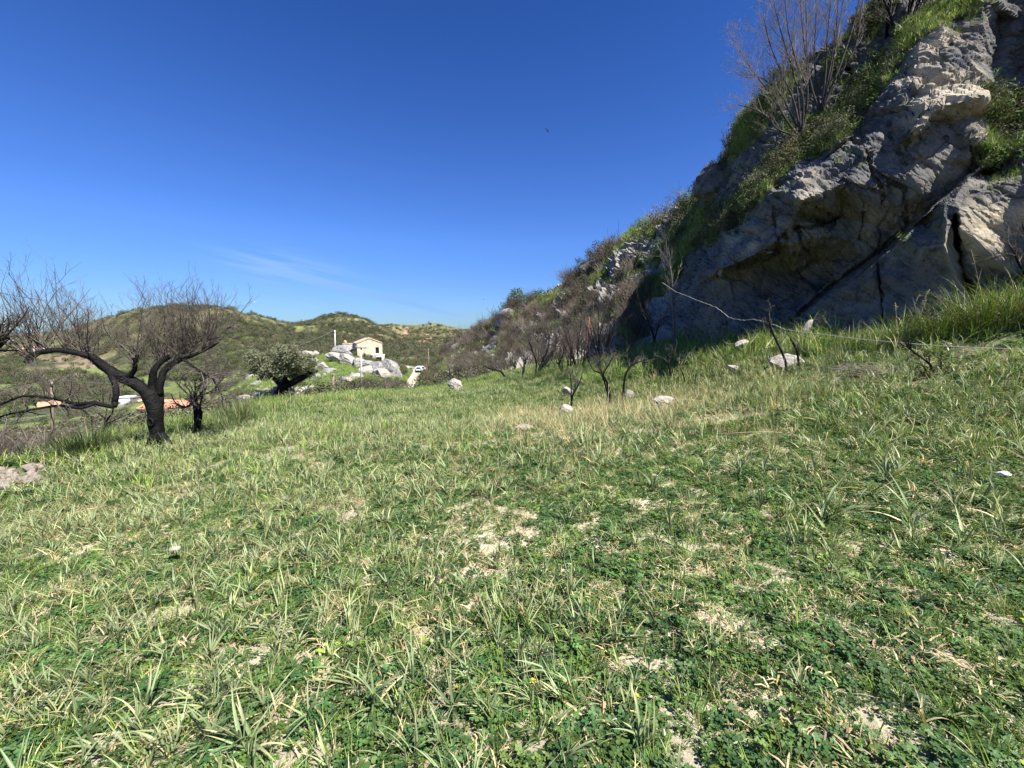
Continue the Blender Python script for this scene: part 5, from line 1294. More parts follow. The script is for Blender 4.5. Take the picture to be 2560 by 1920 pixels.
traced('bare_tree', 1680, 862, 17.5, [([(1686, 840, 0), (1681, 760, 0), (1680, 690, 0), (1668, 640, 0), (1665, 600, 0)], [.05, .045, .04, .035, .025, .012], 22, 1.3)], 'straight slim bare tree standing before the left end of the cliff', 'bare tree', 44, kids=(5, 3), mat_t=M_TWIGP, mat_s=M_TWIG)
traced('bare_tree', 1635, 880, 19, [([(1635, 840, 0), (1620, 800, 0), (1605, 780, 0)], [.05, .04, .03, .02], 8, 1.2), ([(1637, 845, 0), (1650, 800, 0), (1670, 790, 0)], [.04, .035, .03, .02], 7, 1.2)], 'dark crooked bare tree in the grass left of the slim straight tree', 'bare tree', 45, kids=(5, 3))
traced('bare_tree', 1268, 962, 31, [([(1262, 940, 0), (1250, 926, 0), (1225, 922, 0), (1212, 915, 0)], [.09, .085, .08, .06, .03], 10, 1.6)], 'low bare tree with a trunk bent to the left, left end of the row', 'bare tree', 46, kids=(7, 4))
traced('bare_tree', 1306, 948, 29, [([(1308, 930, 0), (1312, 905, 0), (1322, 890, 0)], [.09, .08, .06, .03], 10, 1.3)], 'short bare tree with pinkish twigs between the bent and the leaning tree', 'bare tree', 47, kids=(7, 4), mat_t=M_TWIGP)
SHR = [(1320, 36, 3.2), (1365, 31, 3.0), (1425, 28, 3.6), (1470, 27, 3.2), (1260, 42, 3.2), (1215, 52, 3.4), (1180, 64, 3.4), (1140, 74, 3.2), (1110, 70, 2.6), (1130, 62, 2.4), (1165, 56, 2.8), (1195, 50, 2.8), (1225, 44, 2.6), (1240, 38, 3.0), (1200, 40, 2.0), (1285, 36, 2.6), (1395, 30, 3.4), (1410, 26, 2.6), (1090, 80, 2.6), (1150, 46, 1.6), (1350, 33, 3.6), (1180, 36, 1.5)]
for i, (px, D, H) in enumerate(SHR):
    gshrub(px, D, 9, H, .65, 'grey bare shrub in the thicket along the foot of the slope', 300 + i, r0=.03, nsh=5, L=H * .35, kids=(4, 3), group='bare shrubs along the slope foot', twr=.4, mat_t=M_TWIG if i % 3 else M_TWIGP)
KSH = [(875, 55, 2.6), (895, 57, 3.0), (915, 55, 3.4), (935, 56, 3.4), (955, 58, 3.6), (975, 60, 3.4), (990, 62, 2.6), (860, 52, 2.0), (845, 60, 3.0)]
for i, (px, D, H) in enumerate(KSH):
    multistem('bare_shrub', G(px, D), 8, H, .6, 'grey brown bare shrub in the thicket below the ruined house', 380 + i, 'shrub', r0=.03, nsh=6, L=H * .4, kids=(5, 3), group='bare shrubs below the ruined house', twr=.4)
SKB = [(1700, 500, 1.6), (1640, 545, 1.5), (1600, 570, 1.7), (1580, 580, 1.3), (1520, 620, 1.3), (1765, 430, 1.4), (1820, 350, 1.5), (1340, 735, 1.2), (1300, 752, 1.5), (1230, 800, 1.8), (1460, 660, 1.3), (1195, 830, 1.8), (1215, 812, 1.5), (1650, 600, 1.8), (1560, 660, 2.0), (1480, 740, 2.2), (1610, 640, 1.8)]
for i, (px, py, H) in enumerate(SKB):
    p_, _ = cliff_at(px, py + 6); k = max(.8, p_[1] / 45)
    multistem('bare_shrub', p_, 7, H * k, .6, 'small bare shrub sticking up from the slope', 340 + i, 'shrub', r0=.025, nsh=5, L=H * .3 * k, kids=(4, 3), group='bare shrubs on the slope')
# charred saplings in the near grass
traced('burnt_sapling', 1530, 998, 12.6, [([(1522, 975, 0), (1518, 955, 0), (1504, 932, 0)], [.05, .042, .04, .035, .025], 2, .5), ([(1506, 935, 0), (1500, 915, 0), (1499, 895, 0)], [.03, .022, .018, .01], 9, .6), ([(1506, 936, 0), (1520, 915, -.1), (1535, 890, -.1)], [.03, .022, .018, .01], 9, .6), ([(1505, 934, 0), (1482, 926, .1), (1475, 910, .1)], [.022, .018, .014, .01], 5, .5)], 'forked charred sapling standing in tall grass', 'sapling', 51, jit=.2, up=0)
traced('burnt_sapling', 1557, 985, 12.8, [([(1560, 955, 0), (1566, 930, 0), (1580, 912, 0), (1598, 903, 0), (1620, 906, 0)], [.035, .034, .032, .028, .022, .015], 8, .45)], 'charred sapling arching to the right beside the forked one', 'sapling', 52, jit=.2, up=0)
traced('burnt_sapling', 1428, 1010, 12.2, [([(1430, 990, 0), (1445, 965, 0), (1455, 940, 0)], [.028, .025, .022, .012], 9, .55), ([(1428, 960, .2), (1426, 940, .2), (1432, 925, .2)], [.02, .018, .015, .01], 6, .45)], 'thin twiggy charred sapling left of the forked one', 'sapling', 53, jit=.2, up=0)
traced('burnt_sapling', 1680, 933, 13.5, [([(1672, 910, 0), (1668, 895, 0), (1680, 880, 0)], [.04, .036, .03, .02], 6, .5)], 'bent charred sapling right of the arching one', 'sapling', 54, jit=.2, up=0)
traced('burnt_sapling', 1716, 965, 12, [([(1710, 940, 0), (1698, 915, 0), (1705, 890, 0)], [.022, .02, .015, .01], 4, .4)], 'very thin dark sapling on the bank before the cliff', 'sapling', 55, jit=.15, up=0)
traced('burnt_sapling', 1735, 962, 11.8, [([(1738, 950, 0), (1740, 935, 0)], [.03, .025, .01], 0, .3)], 'short charred stump stick on the bank', 'sapling', 56)
traced('burnt_sapling', 1968, 930, 9.6, [([(1965, 905, 0), (1952, 875, 0), (1930, 830, 0), (1922, 800, 0), (1920, 770, 0)], [.03, .027, .025, .022, .018, .012], 8, .35)], 'charred sapling under the cable, the left of two before the rounded boulder', 'sapling', 57, jit=.22, up=0, kids=(4, 3))
traced('burnt_sapling', 1995, 945, 9.5, [([(1997, 915, 0), (1994, 880, 0), (1984, 860, 0), (1975, 845, 0)], [.03, .027, .025, .022, .014], 8, .35)], 'charred sapling under the cable, the right of two before the rounded boulder', 'sapling', 58, jit=.22, up=0, kids=(4, 3))
traced('burnt_shrub', 2345, 985, 7.2, [([(2330, 960, 0), (2318, 935, 0), (2310, 915, 0)], [.02, .018, .015, .008], 6, .35), ([(2340, 960, 0), (2335, 930, 0), (2320, 905, 0), (2270, 870, 0), (2262, 850, 0)], [.022, .02, .018, .015, .012, .008], 10, .35), ([(2355, 960, 0), (2368, 938, 0), (2372, 925, 0)], [.018, .015, .012, .008], 7, .35)], 'black charred shrub in the grass below the tussocks', 'shrub', 59, jit=.2, up=0, mat_t=M_CHAR)
traced('dead_shrub', 2375, 930, 7.6, [([(2400, 915, 0), (2425, 905, 0)], [.012, .011, .008, .005], 12, .4), ([(2390, 920, 0), (2410, 925, 0)], [.012, .011, .008, .005], 9, .35)], 'pale dry twig heap beside the black charred shrub', 'shrub', 60, jit=.2, up=0, mat_s=M_TWIGP, mat_t=M_TWIGP)
traced('dead_shrub', 2285, 825, 9.2, [([(2310, 805, 0), (2350, 780, 0)], [.015, .013, .01, .006], 10, .5)], 'dry pale branch leaning over the tussock at the slab foot', 'shrub', 61, jit=.15, up=0, mat_s=M_TWIGP, mat_t=M_TWIGP)
b_ = P(2190, 955, 8.0)
hp = MB(); r6 = np.random.default_rng(66)
for k in range(150):
    a = r6.normal(0, .35) + (math.pi if r6.uniform() < .5 else 0); q = r6.normal(0, 1, 3) * np.array((.45, .2, .06)); L = r6.uniform(.2, .6); d = np.array((math.cos(a), math.sin(a), r6.normal(0, .15)))
    hp.tube([q, q + d * L * .5 + np.array((0, 0, .03)), q + d * L], [.004, .004, .002], 3)
o = hp.build('twig_pile', M_TWIGP); o.location = (b_[0], b_[1], gz(b_[0], b_[1]) + .12); tag(o, 'flat pile of pale dry twigs on the bank', 'twig pile')
traced('bare_shrub', 2600, 760, 9.0, [([(2575, 700, 0), (2552, 670, 0), (2535, 630, 0), (2515, 600, 0)], [.03, .028, .024, .018, .01], 14, .6), ([(2600, 690, 0), (2570, 600, .1), (2555, 560, .1)], [.028, .024, .018, .01], 14, .7), ([(2620, 700, 0), (2610, 600, 0), (2590, 540, 0)], [.028, .024, .018, .01], 14, .7)], 'bare twiggy shrub overhanging the lit rock at the right edge', 'shrub', 62, jit=.2, up=0, kids=(6, 4))
# olive tree in leaf below the field edge
ob = G(704, 33); ot = empty('olive_tree', ob, 'grey green olive tree in full leaf below the field edge', 'tree')
mb = MB(); q0 = P(704, 985, 33) - ob
bark(mb, np.vstack(([[0, 0, -.2]], np.array([P(x, y, 33) for x, y in ((703, 985), (706, 970), (712, 958), (705, 940))]) - ob)), [.6, .5, .42, .36, .3], 3, 12, 24, .1)
mb.build('trunk', M_CHAR, ot)
mb = MB(); bark(mb, np.array([P(x, y, 33) for x, y in ((708, 966), (735, 955), (760, 942), (778, 930), (795, 926))]) - ob, [.3, .26, .22, .16, .08], 4, 10, 20, .1); mb.build('limb', M_CHAR, ot)
mb = MB(); bark(mb, np.array([P(x, y, 33) for x, y in ((706, 962), (685, 945), (665, 930))]) - ob, [.3, .2, .08], 5, 10, 16, .1); mb.build('limb', M_CHAR, ot)
def crown(name, base, lobes, n, leaf, c0, c1, parent, seed, mat=M_BUSH):
    r = np.random.default_rng(seed); V, F, Cc = [], [], []
    vol = np.array([l[3] ** 2 for l in lobes]); vol = vol / vol.sum()
    li = r.choice(len(lobes), n, p=vol)
    L = np.array(lobes)[li]; d = r.normal(0, 1, (n, 3)); d /= np.linalg.norm(d, axis=1, keepdims=True)
    p = L[:, :3] + d * (L[:, 3:4] * r.uniform(.45, 1.03, (n, 1)))
    keep = fbm(p * 1.1 + seed, 3, seed) > -.22; p = p[keep]; d = d[keep]; n = len(p)
    a = r.normal(0, 1, (n, 3)); a /= np.linalg.norm(a, axis=1, keepdims=True); b = np.cross(a, d + r.normal(0, .4, (n, 3))); b /= np.linalg.norm(b, axis=1, keepdims=True) + 1e-9
    s = leaf * r.uniform(.6, 1.5, (n, 1))
    v = np.stack((p - a * s, p + b * s * .4, p + a * s, p - b * s * .4), 1).reshape(-1, 3)
    c = (c0 + (c1 - c0) * r.uniform(0, 1, (n, 1))) * r.uniform(.7, 1.3, (n, 1))
    return mesh_np(name, v, np.arange(4 * n).reshape(-1, 4), mat, True, np.repeat(c, 4, 0), parent)
lob = []
r7 = np.random.default_rng(8)
for px, py, rad in ((650, 905, 1.1), (680, 890, 1.3), (712, 886, 1.4), (745, 895, 1.3), (770, 905, 1.0), (660, 930, 1.2), (700, 922, 1.5), (735, 925, 1.4), (765, 930, .9), (632, 925, .8), (690, 872, .8), (730, 876, .8), (640, 945, .7)):
    for _ in range(2): lob.append((*(P(px + r7.normal(0, 6), py + r7.normal(0, 4), 33 + r7.normal(0, .9)) - ob), rad * r7.uniform(.5, .9)))
crown('crown', ob, lob, 19000, .085, OLV * .62, OLV * 1.15, ot, 9)
# dark round bush and small evergreens on the slope
for i, (px, py, s, lb) in enumerate(((1980, 345, .9, 'rounded yellow green bush under the leaning bare tree on the ledge'), (2100, 165, .9, 'leafy green bush on the skyline of the cliff top'), (1700, 690, 1.0, 'bright green bush in the gully left of the cliff'), (1640, 735, 1.0, 'bright green bush low in the gully left of the cliff'), (1275, 765, 1.2, 'dark green bush on the skyline of the slope'), (1660, 640, .9, 'green bush above the gully'), (2500, 330, 1.0, 'dark leafy bush in the gully right of the tall block'), (2520, 420, .9, 'leafy bush above the lower slab at the right edge'), (2250, 500, .001, ''))):
    if s < .01: continue
    p_, _ = cliff_at(px, py); k = max(.8, p_[1] / 24) * s
    rt2 = empty('bush', p_, lb, 'bush')
    lobs = [(*(r7.normal(0, .35, 3) * k + np.array((0, 0, .35 * k))), k * r7.uniform(.3, .5)) for _ in range(9)]
    br = i in (0, 2, 3)
    crown('foliage', p_, lobs, 2600, .05 * k, (MIDG if br else SCR * 1.3), (YELG if br else MIDG), rt2, 60 + i)
    mb = MB(); [mb.tube([(0, 0, -.2), (lx * .5, ly * .5, lz * .5), (lx, ly, lz)], [.03 * k, .02 * k, .008 * k], 5) for lx, ly, lz, _ in lobs[:5]]; mb.build('stem', M_TWIG, rt2)

# ------------------------------------------------------------------ grass tussocks and tall dry reed stalks
def tussock(base, n, L, w, label, seed, c0, c1, lean=.45, droop=1.5, rad=.18, plumes=0, group=None):
    r = np.random.default_rng(seed); root = empty('grass_tussock', base, label, 'tussock', group)
    mb = MB()
    for k in range(n):
        a = r.uniform(0, 6.283); q = rad * math.sqrt(r.uniform())
        c = (c0 + (c1 - c0) * r.uniform()) * r.uniform(.7, 1.25)
        if r.uniform() < .13: c = STRAW * r.uniform(.6, 1)
        blade(mb, r, np.array((q * math.cos(a), q * math.sin(a), -.03)), a + r.normal(0, .5), L * r.uniform(.45, 1.15), w * r.uniform(.7, 1.3), abs(r.normal(.1, lean * .6)), r.uniform(.2, 1.0) * droop, c, None, 6, .12)
    mb.build('blades', M_BLADE, root)
    for k in range(plumes):
        a = r.uniform(0, 6.283); h = L * r.uniform(1.2, 1.7); d = np.array((math.cos(a) * .25, math.sin(a) * .25, 1))
        pts = wander(r, (0, 0, 0), d, h, 6, -.04, .03); m2 = MB(); m2.tube(pts, np.linspace(.004, .0025, 7), 4, STRAW)
        for j in range(16):
            q = pts[5] + (pts[6] - pts[5]) * (j / 16); m2.tube([q, q + np.array((r.normal(0, .03), r.normal(0, .03), -.02))], [.006, .002], 3, STRAW * .9, False)
        m2.build('plume', M_BLADE, root)
    return root
def gtus(px, D, *a, **k): return tussock(G(px, D), *a, **k)
gtus(215, 9.0, 620, 1.0, .006, 'large dark green tussock on the terrace edge, left of the big trunk', 71, MIDG * .3, MIDG * .7, rad=.42)
gtus(160, 9.6, 200, .6, .006, 'smaller tussock next to the tumbled stones on the terrace edge', 72, MIDG * .35, MIDG * .8, rad=.3)
gtus(350, 10.5, 160, .5, .006, 'low tussock left against the foot of the big trunk', 73, MIDG * .35, MIDG * .8, rad=.3)
gtus(462, 11.2, 340, .7, .006, 'tussock around the foot of the slim charred tree', 74, MIDG * .3, MIDG * .7, rad=.35)
gtus(600, 12.6, 620, 1.1, .006, 'large spiky tussock right of the slim charred tree', 75, MIDG * .3, MIDG * .7, .35, 1.1, rad=.42)
gtus(570, 11.2, 380, .7, .006, 'lower tussock in front of the spiky one', 76, MIDG * .4, MIDG * .8, rad=.4)
gtus(2475, 8.5, 700, 1.3, .009, 'huge arching light green tussock at the slab foot near the right edge', 77, MIDG * .7, YELG * .85, .6, 2.1, rad=.6, plumes=2)
gtus(2360, 8.9, 520, .95, .008, 'arching tussock in the middle of the three at the slab foot', 78, MIDG * .6, YELG * .75, .6, 2.1, rad=.5)
gtus(2250, 9.4, 420, .85, .007, 'arching tussock with tall seed plumes, left of the three at the slab foot', 79, MIDG * .5, MIDG * 1.2, .6, 2.1, rad=.45, plumes=4)
gtus(2575, 8.2, 480, 1.15, .008, 'arching tussock cut by the right edge', 80, MIDG * .6, YELG * .75, .6, 2.1, rad=.55)
gtus(2150, 10.2, 240, .6, .007, 'low tussock at the dark foot of the slab', 81, MIDG * .8, MIDG * 1.4, rad=.4)
gtus(1345, 26, 200, 1.1, .01, 'dark green tussock at the foot of the leaning bare tree', 82, MIDG * .55, MIDG, .3, .9, rad=.35)
STK = [(2512, 6.2, 880, 1.6), (2375, 4.6, 1090, .95), (2050, 4.6, 1080, .9), (1985, 5.4, 1060, .8), (2410, 6.0, 1020, 1.0), (2338, 6.6, 1040, .7), (1510, 8.6, 960, .9), (1506, 9.2, 985, .7), (1440, 8.5, 1010, .6), (1370, 8.3, 985, .6), (1580, 8.4, 1010, .6), (2540, 3.4, 1280, .7), (1240, 9.5, 1030, .5), (1945, 6.2, 1050, .6), (2440, 5.0, 1100, .8), (1800, 6.6, 1030, .7)]
for i, (px, D, ytop, L) in enumerate(STK):
    b = G(px, D); r = np.random.default_rng(600 + i); t = P(px + r.normal(12, 14), ytop, D)
    root = empty('reed_stalk', b, 'thin tan dead reed stalk standing up from the bank grass', 'reed stalk', 'dead reed stalks on the bank')
    mb = MB(); d = t - b; pts = np.array([d * k + np.array((.03 * math.sin(5 * k + i), .02 * math.sin(7 * k), 0)) for k in np.linspace(0, 1, 9)])
    mb.tube(pts, np.linspace(.009, .003, 9), 6, STRAW * 1.0); mb.build('stem', M_BLADE, root)
    mb = MB()
    for k in range(5):
        q = pts[r.integers(2, 8)]; blade(mb, r, q, r.uniform(0, 6.28), r.uniform(.12, .3), .01, r.uniform(.3, 1.2), r.uniform(.5, 1.8), STRAW * r.uniform(.6, 1.1), None, 5)
    mb.build('leaves', M_BLADE, root)
ARC = [(1700, 1008, 8.5, 1790, 1012, 1665, 1040), (1985, 1095, 5.4, 1800, 1085, 1970, 1140), (1990, 1290, 3.6, 1900, 1262, 2030, 1285)]
for i, (x, y, D, x2, y2, x0, y0) in enumerate(ARC):
    a, b, c = P(x0, y0, D), P(x, y - 8, D), P(x2, y2, D)
    o = bpy.data.objects; mb = MB(); tq = np.linspace(0, 1, 14)[:, None]; pts = (1 - tq) ** 2 * a + 2 * tq * (1 - tq) * (2 * b - .5 * a - .5 * c) + tq ** 2 * c
    mb.tube(pts - a, np.linspace(.008, .003, 14), 5, STRAW * 1.05); o = mb.build('dead_reed', M_BLADE); o.location = a
    tag(o, ('arched dead stem over the pale stone on the bank', 'long arched dead stem in the mid grass, right half', 'fallen forked dead stem in the right foreground')[i], 'stem')
# small yellow flowers
for i, (px, py, D) in enumerate(((1590, 1803, 1.5), (1332, 1755, 1.62), (1410, 1642, 2.0), (104, 1157, 8.6))):
    b = G(px, D); root = empty('yellow_flower', b, ('yellow flower head in clover near the bottom edge, right of the bare soil', 'yellow flower head beside the sandy patch', 'single yellow flower in the middle of the clover', 'yellow flower above the tumbled wall')[i], 'flower')
    mb = MB(); mb.tube([(0, 0, 0), (.005, 0, .05), (0, .004, .10)], .0016, 4, MIDG); mb.build('stem', M_LEAF, root)
    mb = MB(); r = np.random.default_rng(i)
    for k in range(16):
        dv = np.array((r.normal(), r.normal(), r.normal(.6, .6))); leaflet(mb, np.array((0, .004, .10)) + dv * .003, dv, np.array((.1, .2, 1)), .009, .007, np.array((.55, .56, .04)))
    mb.build('petals', M_LEAF, root)

# ------------------------------------------------------------------ poles, cables, stake
def pole(name, px, pyt, pyb, D, rad, mat, label, cat, arm=None, cap=None, group=None):
    t, b = P(px, pyt, D), P(px, pyb, D); b[2] = min(b[2], gz(b[0], b[1]) - .3); 
    root = empty(name, b, label, cat, group)
    mb = MB(); mb.tube(np.array([(0, 0, -.6), ((t - b) * .5).tolist(), (t - b).tolist()]), [rad, rad * .9, rad * .75], 10); mb.build('post', mat, root)
    if arm:
        mb = MB(); h = t - b; mb.box((h[0], h[1] - rad, h[2] - .25), (arm, .06, .07)); ca_ = mb.build('crossarm', M_WOOD, root)
        for s in (-.85, 0, .85):
            m3 = MB(); m3.tube([(h[0] + s * arm, h[1] - rad, h[2] - .18), (h[0] + s * arm, h[1] - rad, h[2] + .05)], [.05, .04], 8); m3.build('insulator', M_POLEG, ca_)
    elif cap:
        mb = MB(); h = t - b; mb.box((h[0], h[1] - rad * 1.2, h[2] - cap), (.16, .06, .03)); mb.build('bracket', M_WIRE, root)
    return t
WP = pole('utility_pole', 130, 948, 1120, 34, .13, M_WOOD, 'weathered wooden utility pole beyond the charred tree, at the left', 'utility pole', cap=.4)
CP = pole('utility_pole', 903, 865, 986, 58, .15, M_POLEG, 'tall pale utility pole with a crossarm before the ruined house', 'utility pole', arm=.8)
HP = pole('utility_pole', 837, 825, 868, 112, .22, M_POLEG, 'grey pole standing on the spur left of the ruined house', 'utility pole', cap=.6)
BP = pole('wooden_post', 833, 934, 990, 50, .16, M_WOOD, 'short thick wooden post with a slanted top below the spur', 'post', cap=.1)
pole('utility_pole', 1067, 908, 975, 72, .12, M_RUST, 'reddish brown pole beside the road, nearest of the roadside poles', 'utility pole')
RP = pole('utility_pole', 1071, 872, 928, 108, .13, M_WOOD, 'tall grey pole behind the reddish one beside the road', 'utility pole', cap=.4)
pole('utility_pole', 1037, 886, 926, 125, .10, M_RUST, 'thin brown pole behind the parked car', 'utility pole')
def cable(name, pts, rad, mat, label, sag=0.0, wob=0.0, seed=1):
    pts = np.asarray(pts, float)
    if len(pts) == 2:
        t = np.linspace(0, 1, 40)[:, None]; q = pts[0] * (1 - t) + pts[1] * t; q[:, 2] -= 4 * sag * (t[:, 0] * (1 - t[:, 0]))
    else: q = smooth_path(pts, len(pts) * 8)
    if wob:
        q[1:-1] += np.random.default_rng(seed).normal(0, wob, (len(q) - 2, 3))
    mb = MB(); mb.tube(q - q[0], rad, 6); o = mb.build(name, mat); o.location = q[0]
    return tag(o, label, 'cable')
cable('cable', [P(*q) for q in ((1655, 706, 17.4), (1690, 730, 15.5), (1712, 738, 14.7), (1760, 757, 13.6), (1790, 768, 13.0), (1825, 795, 12.3), (1860, 801, 11.6), (1885, 798, 11.1), (1920, 808, 10.5), (1945, 815, 10.0), (1962, 824, 9.6))], .009, M_ROPE, 'pale twisted cable sagging from the slim tree to the charred saplings', 0, .006)
cable('cable', [P(1962, 824, 9.6), P(2150, 848, 8.5), P(2350, 865, 7.6), P(2620, 876, 6.9)], .006, M_ROPE, 'straight thin cable running from the charred saplings to the right edge')
cable('cable', [P(a_, b2_, cliff_at(a_, b2_ + 8)[0][1] * .965) for a_, b2_ in ((1506, 680), (1545, 650), (1590, 615), (1635, 578), (1680, 542), (1715, 512), (1742, 486))], .05, M_ROPE, 'white pipe climbing the slope towards the skyline')
cable('wire', [WP, P(620, 958, 70)], .02, M_WIRE, 'grey wire from the wooden pole across the valley to the right', .6)
cable('wire', [WP + np.array((0, 0, -.1)), P(-200, 985, 45)], .02, M_WIRE, 'grey wire from the wooden pole to the left edge', .5)
cable('wire', [P(469, 950, 80), P(-60, 1075, 60)], .022, M_WIRE, 'low grey wire slanting across the valley behind the charred tree', .4)
cable('wire', [P(-200, 690, 12), P(115, 752, 22)], .010, M_DARKWIRE, 'dark wire slanting down into the crown from the upper left', .05)
cable('wire', [HP, P(700, 880, 85)], .028, M_WIRE, 'wire from the grey pole down to the olive tree', .3)
cable('wire', [P(740, 948, 50), BP + np.array((0, 0, -.6))], .02, M_WIRE, 'wire from the olive tree to the wooden post', .1)
cable('wire', [BP + np.array((0, 0, -.6)), CP + np.array((0, 0, -3.6))], .02, M_WIRE, 'wire from the wooden post to the tall pale pole', .1)
sb = P(1466, 902, 21.5); st_ = P(1474, 792, 21.5)
root = empty('rusty_stake', sb, 'rusty red iron stake with two legs leaning in front of the pale rock', 'stake')
for dx in (-.22, .14):
    mb = MB(); mb.tube([(dx, 0, -.5), st_ - sb], [.035, .03], 6); mb.build('leg', M_RUST, root)
# birds
def bird(px, py, D, span, label, seed):
    b = P(px, py, D); root = empty('bird', b, label, 'bird'); m = mat_plain('bird_plumage', (.012, .012, .015), .7, .2)
    mb = MB(); mb.tube([(0, 0, span * .22), (span * .01, 0, span * .14), (0, 0, 0), (-span * .02, 0, -span * .18), (-span * .02, 0, -span * .28)], [span * .02, span * .06, span * .09, span * .05, span * .02], 8); mb.build('body', m, root)
    for s, tip in ((-1, (-.5, .1, .42)), (1, (.34, -.1, -.32))):
        mb = MB(); t = np.array(tip) * span; e = t * .5 + np.array((0, 0, .1)) * span
        v = np.array([(0, 0, span * .09), e + np.array((0, 0, span * .07)), t, e - np.array((0, 0, span * .08)), (0, 0, -span * .06)]); v2 = v + np.array((0, span * .015, 0))
        mb.add(np.vstack((v, v2)), [(0, 1, 6, 5), (1, 2, 7, 6), (2, 3, 8, 7), (3, 4, 9, 8)], [(0, 1, 3), (1, 2, 3), (0, 3, 4), (5, 8, 6), (6, 8, 7), (5, 9, 8)]); mb.build('wing', m, root, False)
bird(1369, 327, 45, .62, 'black bird in flight high in the open sky', 1)
bird(1209, 749, 120, .55, 'tiny distant bird above the slope skyline', 2)

# ------------------------------------------------------------------ buildings
M_PLAST = mat_plain('old_plaster', (.56, .475, .34), .9, .34, .9, .4, 6)
M_PLAST2 = mat_plain('pale_plaster', (.66, .62, .54), .9, .15, 1.2, .4, 6)
M_STONEW = mat_plain('grey_stone_wall', (.36, .35, .33), .9, .3, 3, .8, 8)
M_TILE = mat_plain('clay_roof_tiles', (.50, .36, .24), .85, .3, 3, .8, 9)
M_TILER = mat_plain('orange_roof_tiles', (.62, .27, .17), .85, .15, 3, .5, 9)
M_DARK = mat_plain('dark_interior', (.012, .012, .013), .9, .2)
M_WHITEW = mat_plain('white_wall', (.78, .76, .72), .85, .06, 2)
M_CREAMW = mat_plain('cream_wall', (.68, .62, .52), .85, .08, 2)
M_GREYW = mat_plain('grey_wall', (.2, .2, .2), .85, .1, 2)
def wall_open(mb, w, h0, hr, th, opens, y0):
    """gable wall in the xz plane, thickness th towards +y, rectangular openings cut as a grid"""
    xs = sorted(set([-w / 2, w / 2, 0] + [v for o in opens for v in o[:2]])); zs = sorted(set([0, h0] + [v for o in opens for v in o[2:]]))
    for i in range(len(xs) - 1):
        for j in range(len(zs) - 1):
            cx, cz = (xs[i] + xs[i + 1]) / 2, (zs[j] + zs[j + 1]) / 2
            if any(o[0] < cx < o[1] and o[2] < cz < o[3] for o in opens): continue
            mb.box((cx, y0 + th / 2, cz), ((xs[i + 1] - xs[i]) / 2, th / 2, (zs[j + 1] - zs[j]) / 2))
    if hr > h0:
        v = [(-w / 2, y0, h0), (w / 2, y0, h0), (0, y0, hr), (-w / 2, y0 + th, h0), (w / 2, y0 + th, h0), (0, y0 + th, hr)]
        mb.add(v, [(0, 3, 4, 1), (1, 4, 5, 2), (2, 5, 3, 0)], [(0, 1, 2), (3, 5, 4)])
def gable_roof(mb, w, d, h0, hr, y0, over=.3, th=.18):
    s = (hr - h0) / (w / 2)
    for sg in (-1, 1):
        x0, x1 = sg * (w / 2 + over), 0
        z0, z1 = h0 - over * s + .05, hr + .05
        v = [(x0, y0 - over, z0), (x1, y0 - over, z1), (x1, y0 + d + over, z1), (x0, y0 + d + over, z0)]
        v += [(a, b, c + th) for a, b, c in v]
        mb.add(v, [(0, 1, 2, 3), (7, 6, 5, 4), (0, 4, 5, 1), (1, 5, 6, 2), (2, 6, 7, 3), (3, 7, 4, 0)])
D_ = 102.; hb = P(926, 901, D_)
root = empty('ruined_house', hb, 'abandoned stone farmhouse with a cream gable on the rocky spur', 'house', rz=math.radians(27))
Wd, H0, HR, DP = 6.1, 4.3, 5.5, 8.0
mb = MB(); wall_open(mb, Wd, H0, HR, .5, [(1.35, 2.25, 1.75, 3.3)], 0); mb.build('front_wall', M_PLAST, root, False)
mb = MB(); mb.box((-Wd / 2 + .25, .5 + (DP - .5) / 2, H0 / 2), (.25, (DP - .5) / 2, H0 / 2)); mb.box((Wd / 2 - .25, .5 + (DP - .5) / 2, H0 / 2), (.25, (DP - .5) / 2, H0 / 2)); mb.build('side_wall', M_STONEW, root, False)
mb = MB(); wall_open(mb, Wd - 1.0, H0, H0, .5, [], DP - .5); mb.build('back_wall', M_STONEW, root, False)
mb = MB(); gable_roof(mb, Wd, DP, H0, HR, 0, .14, .12); mb.build('roof', M_TILE, root, False)
mb = MB(); mb.box((1.8, .42, 2.52), (.46, .04, .8)); wn_ = mb.build('window', M_DARK, root, False)
mb = MB(); mb.box((1.8, -.06, 1.68), (.62, .12, .06)); mb.build('sill', M_PLAST2, wn_, False)
mb = MB(); wall_open(mb, 3.0, 1.75, 1.75, .35, [(-.55, .8, .2, 1.35)], -1.6)
mb.box((-1.5 + .15, -.63, .85), (.15, .62, .85)); mb.box((1.5 - .15, -.63, .85), (.15, .62, .85)); mb.box((0, -.8, 1.86), (1.65, .85, .1)); o = mb.build('porch', M_PLAST2, root, False); o.location = (1.75, 0, -.45)
mb = MB(); mb.box((.1, -.9, .75), (.8, .05, .75)); mb.build('dark_opening', M_DARK, o, False)
mb = MB(); mb.box((0, 4, -1.2), (3.2, 4.2, 1.15)); mb.box((1.75, -.9, -1.3), (1.55, .85, .8)); mb.build('stone_base', M_STONEW, root, False)
mb = MB(); r8 = np.random.default_rng(3)
for k in range(26): mb.box((r8.uniform(0, Wd / 2 + .2) if k % 3 else r8.uniform(-1, 1), r8.uniform(0, 2), 0), r8.uniform(.08, .2, 3)); mb.v[-1][:, 2] += HR + .2 - abs(mb.v[-1][:, 0].mean()) * (HR - H0) / (Wd / 2)
mb.build('roof_rubble', M_TILE, root, False)
ab = P(872, 876, 107); root = empty('annex', ab, 'small pale annex with a square window and a domed vent, left of the farmhouse', 'outbuilding', rz=math.radians(27))
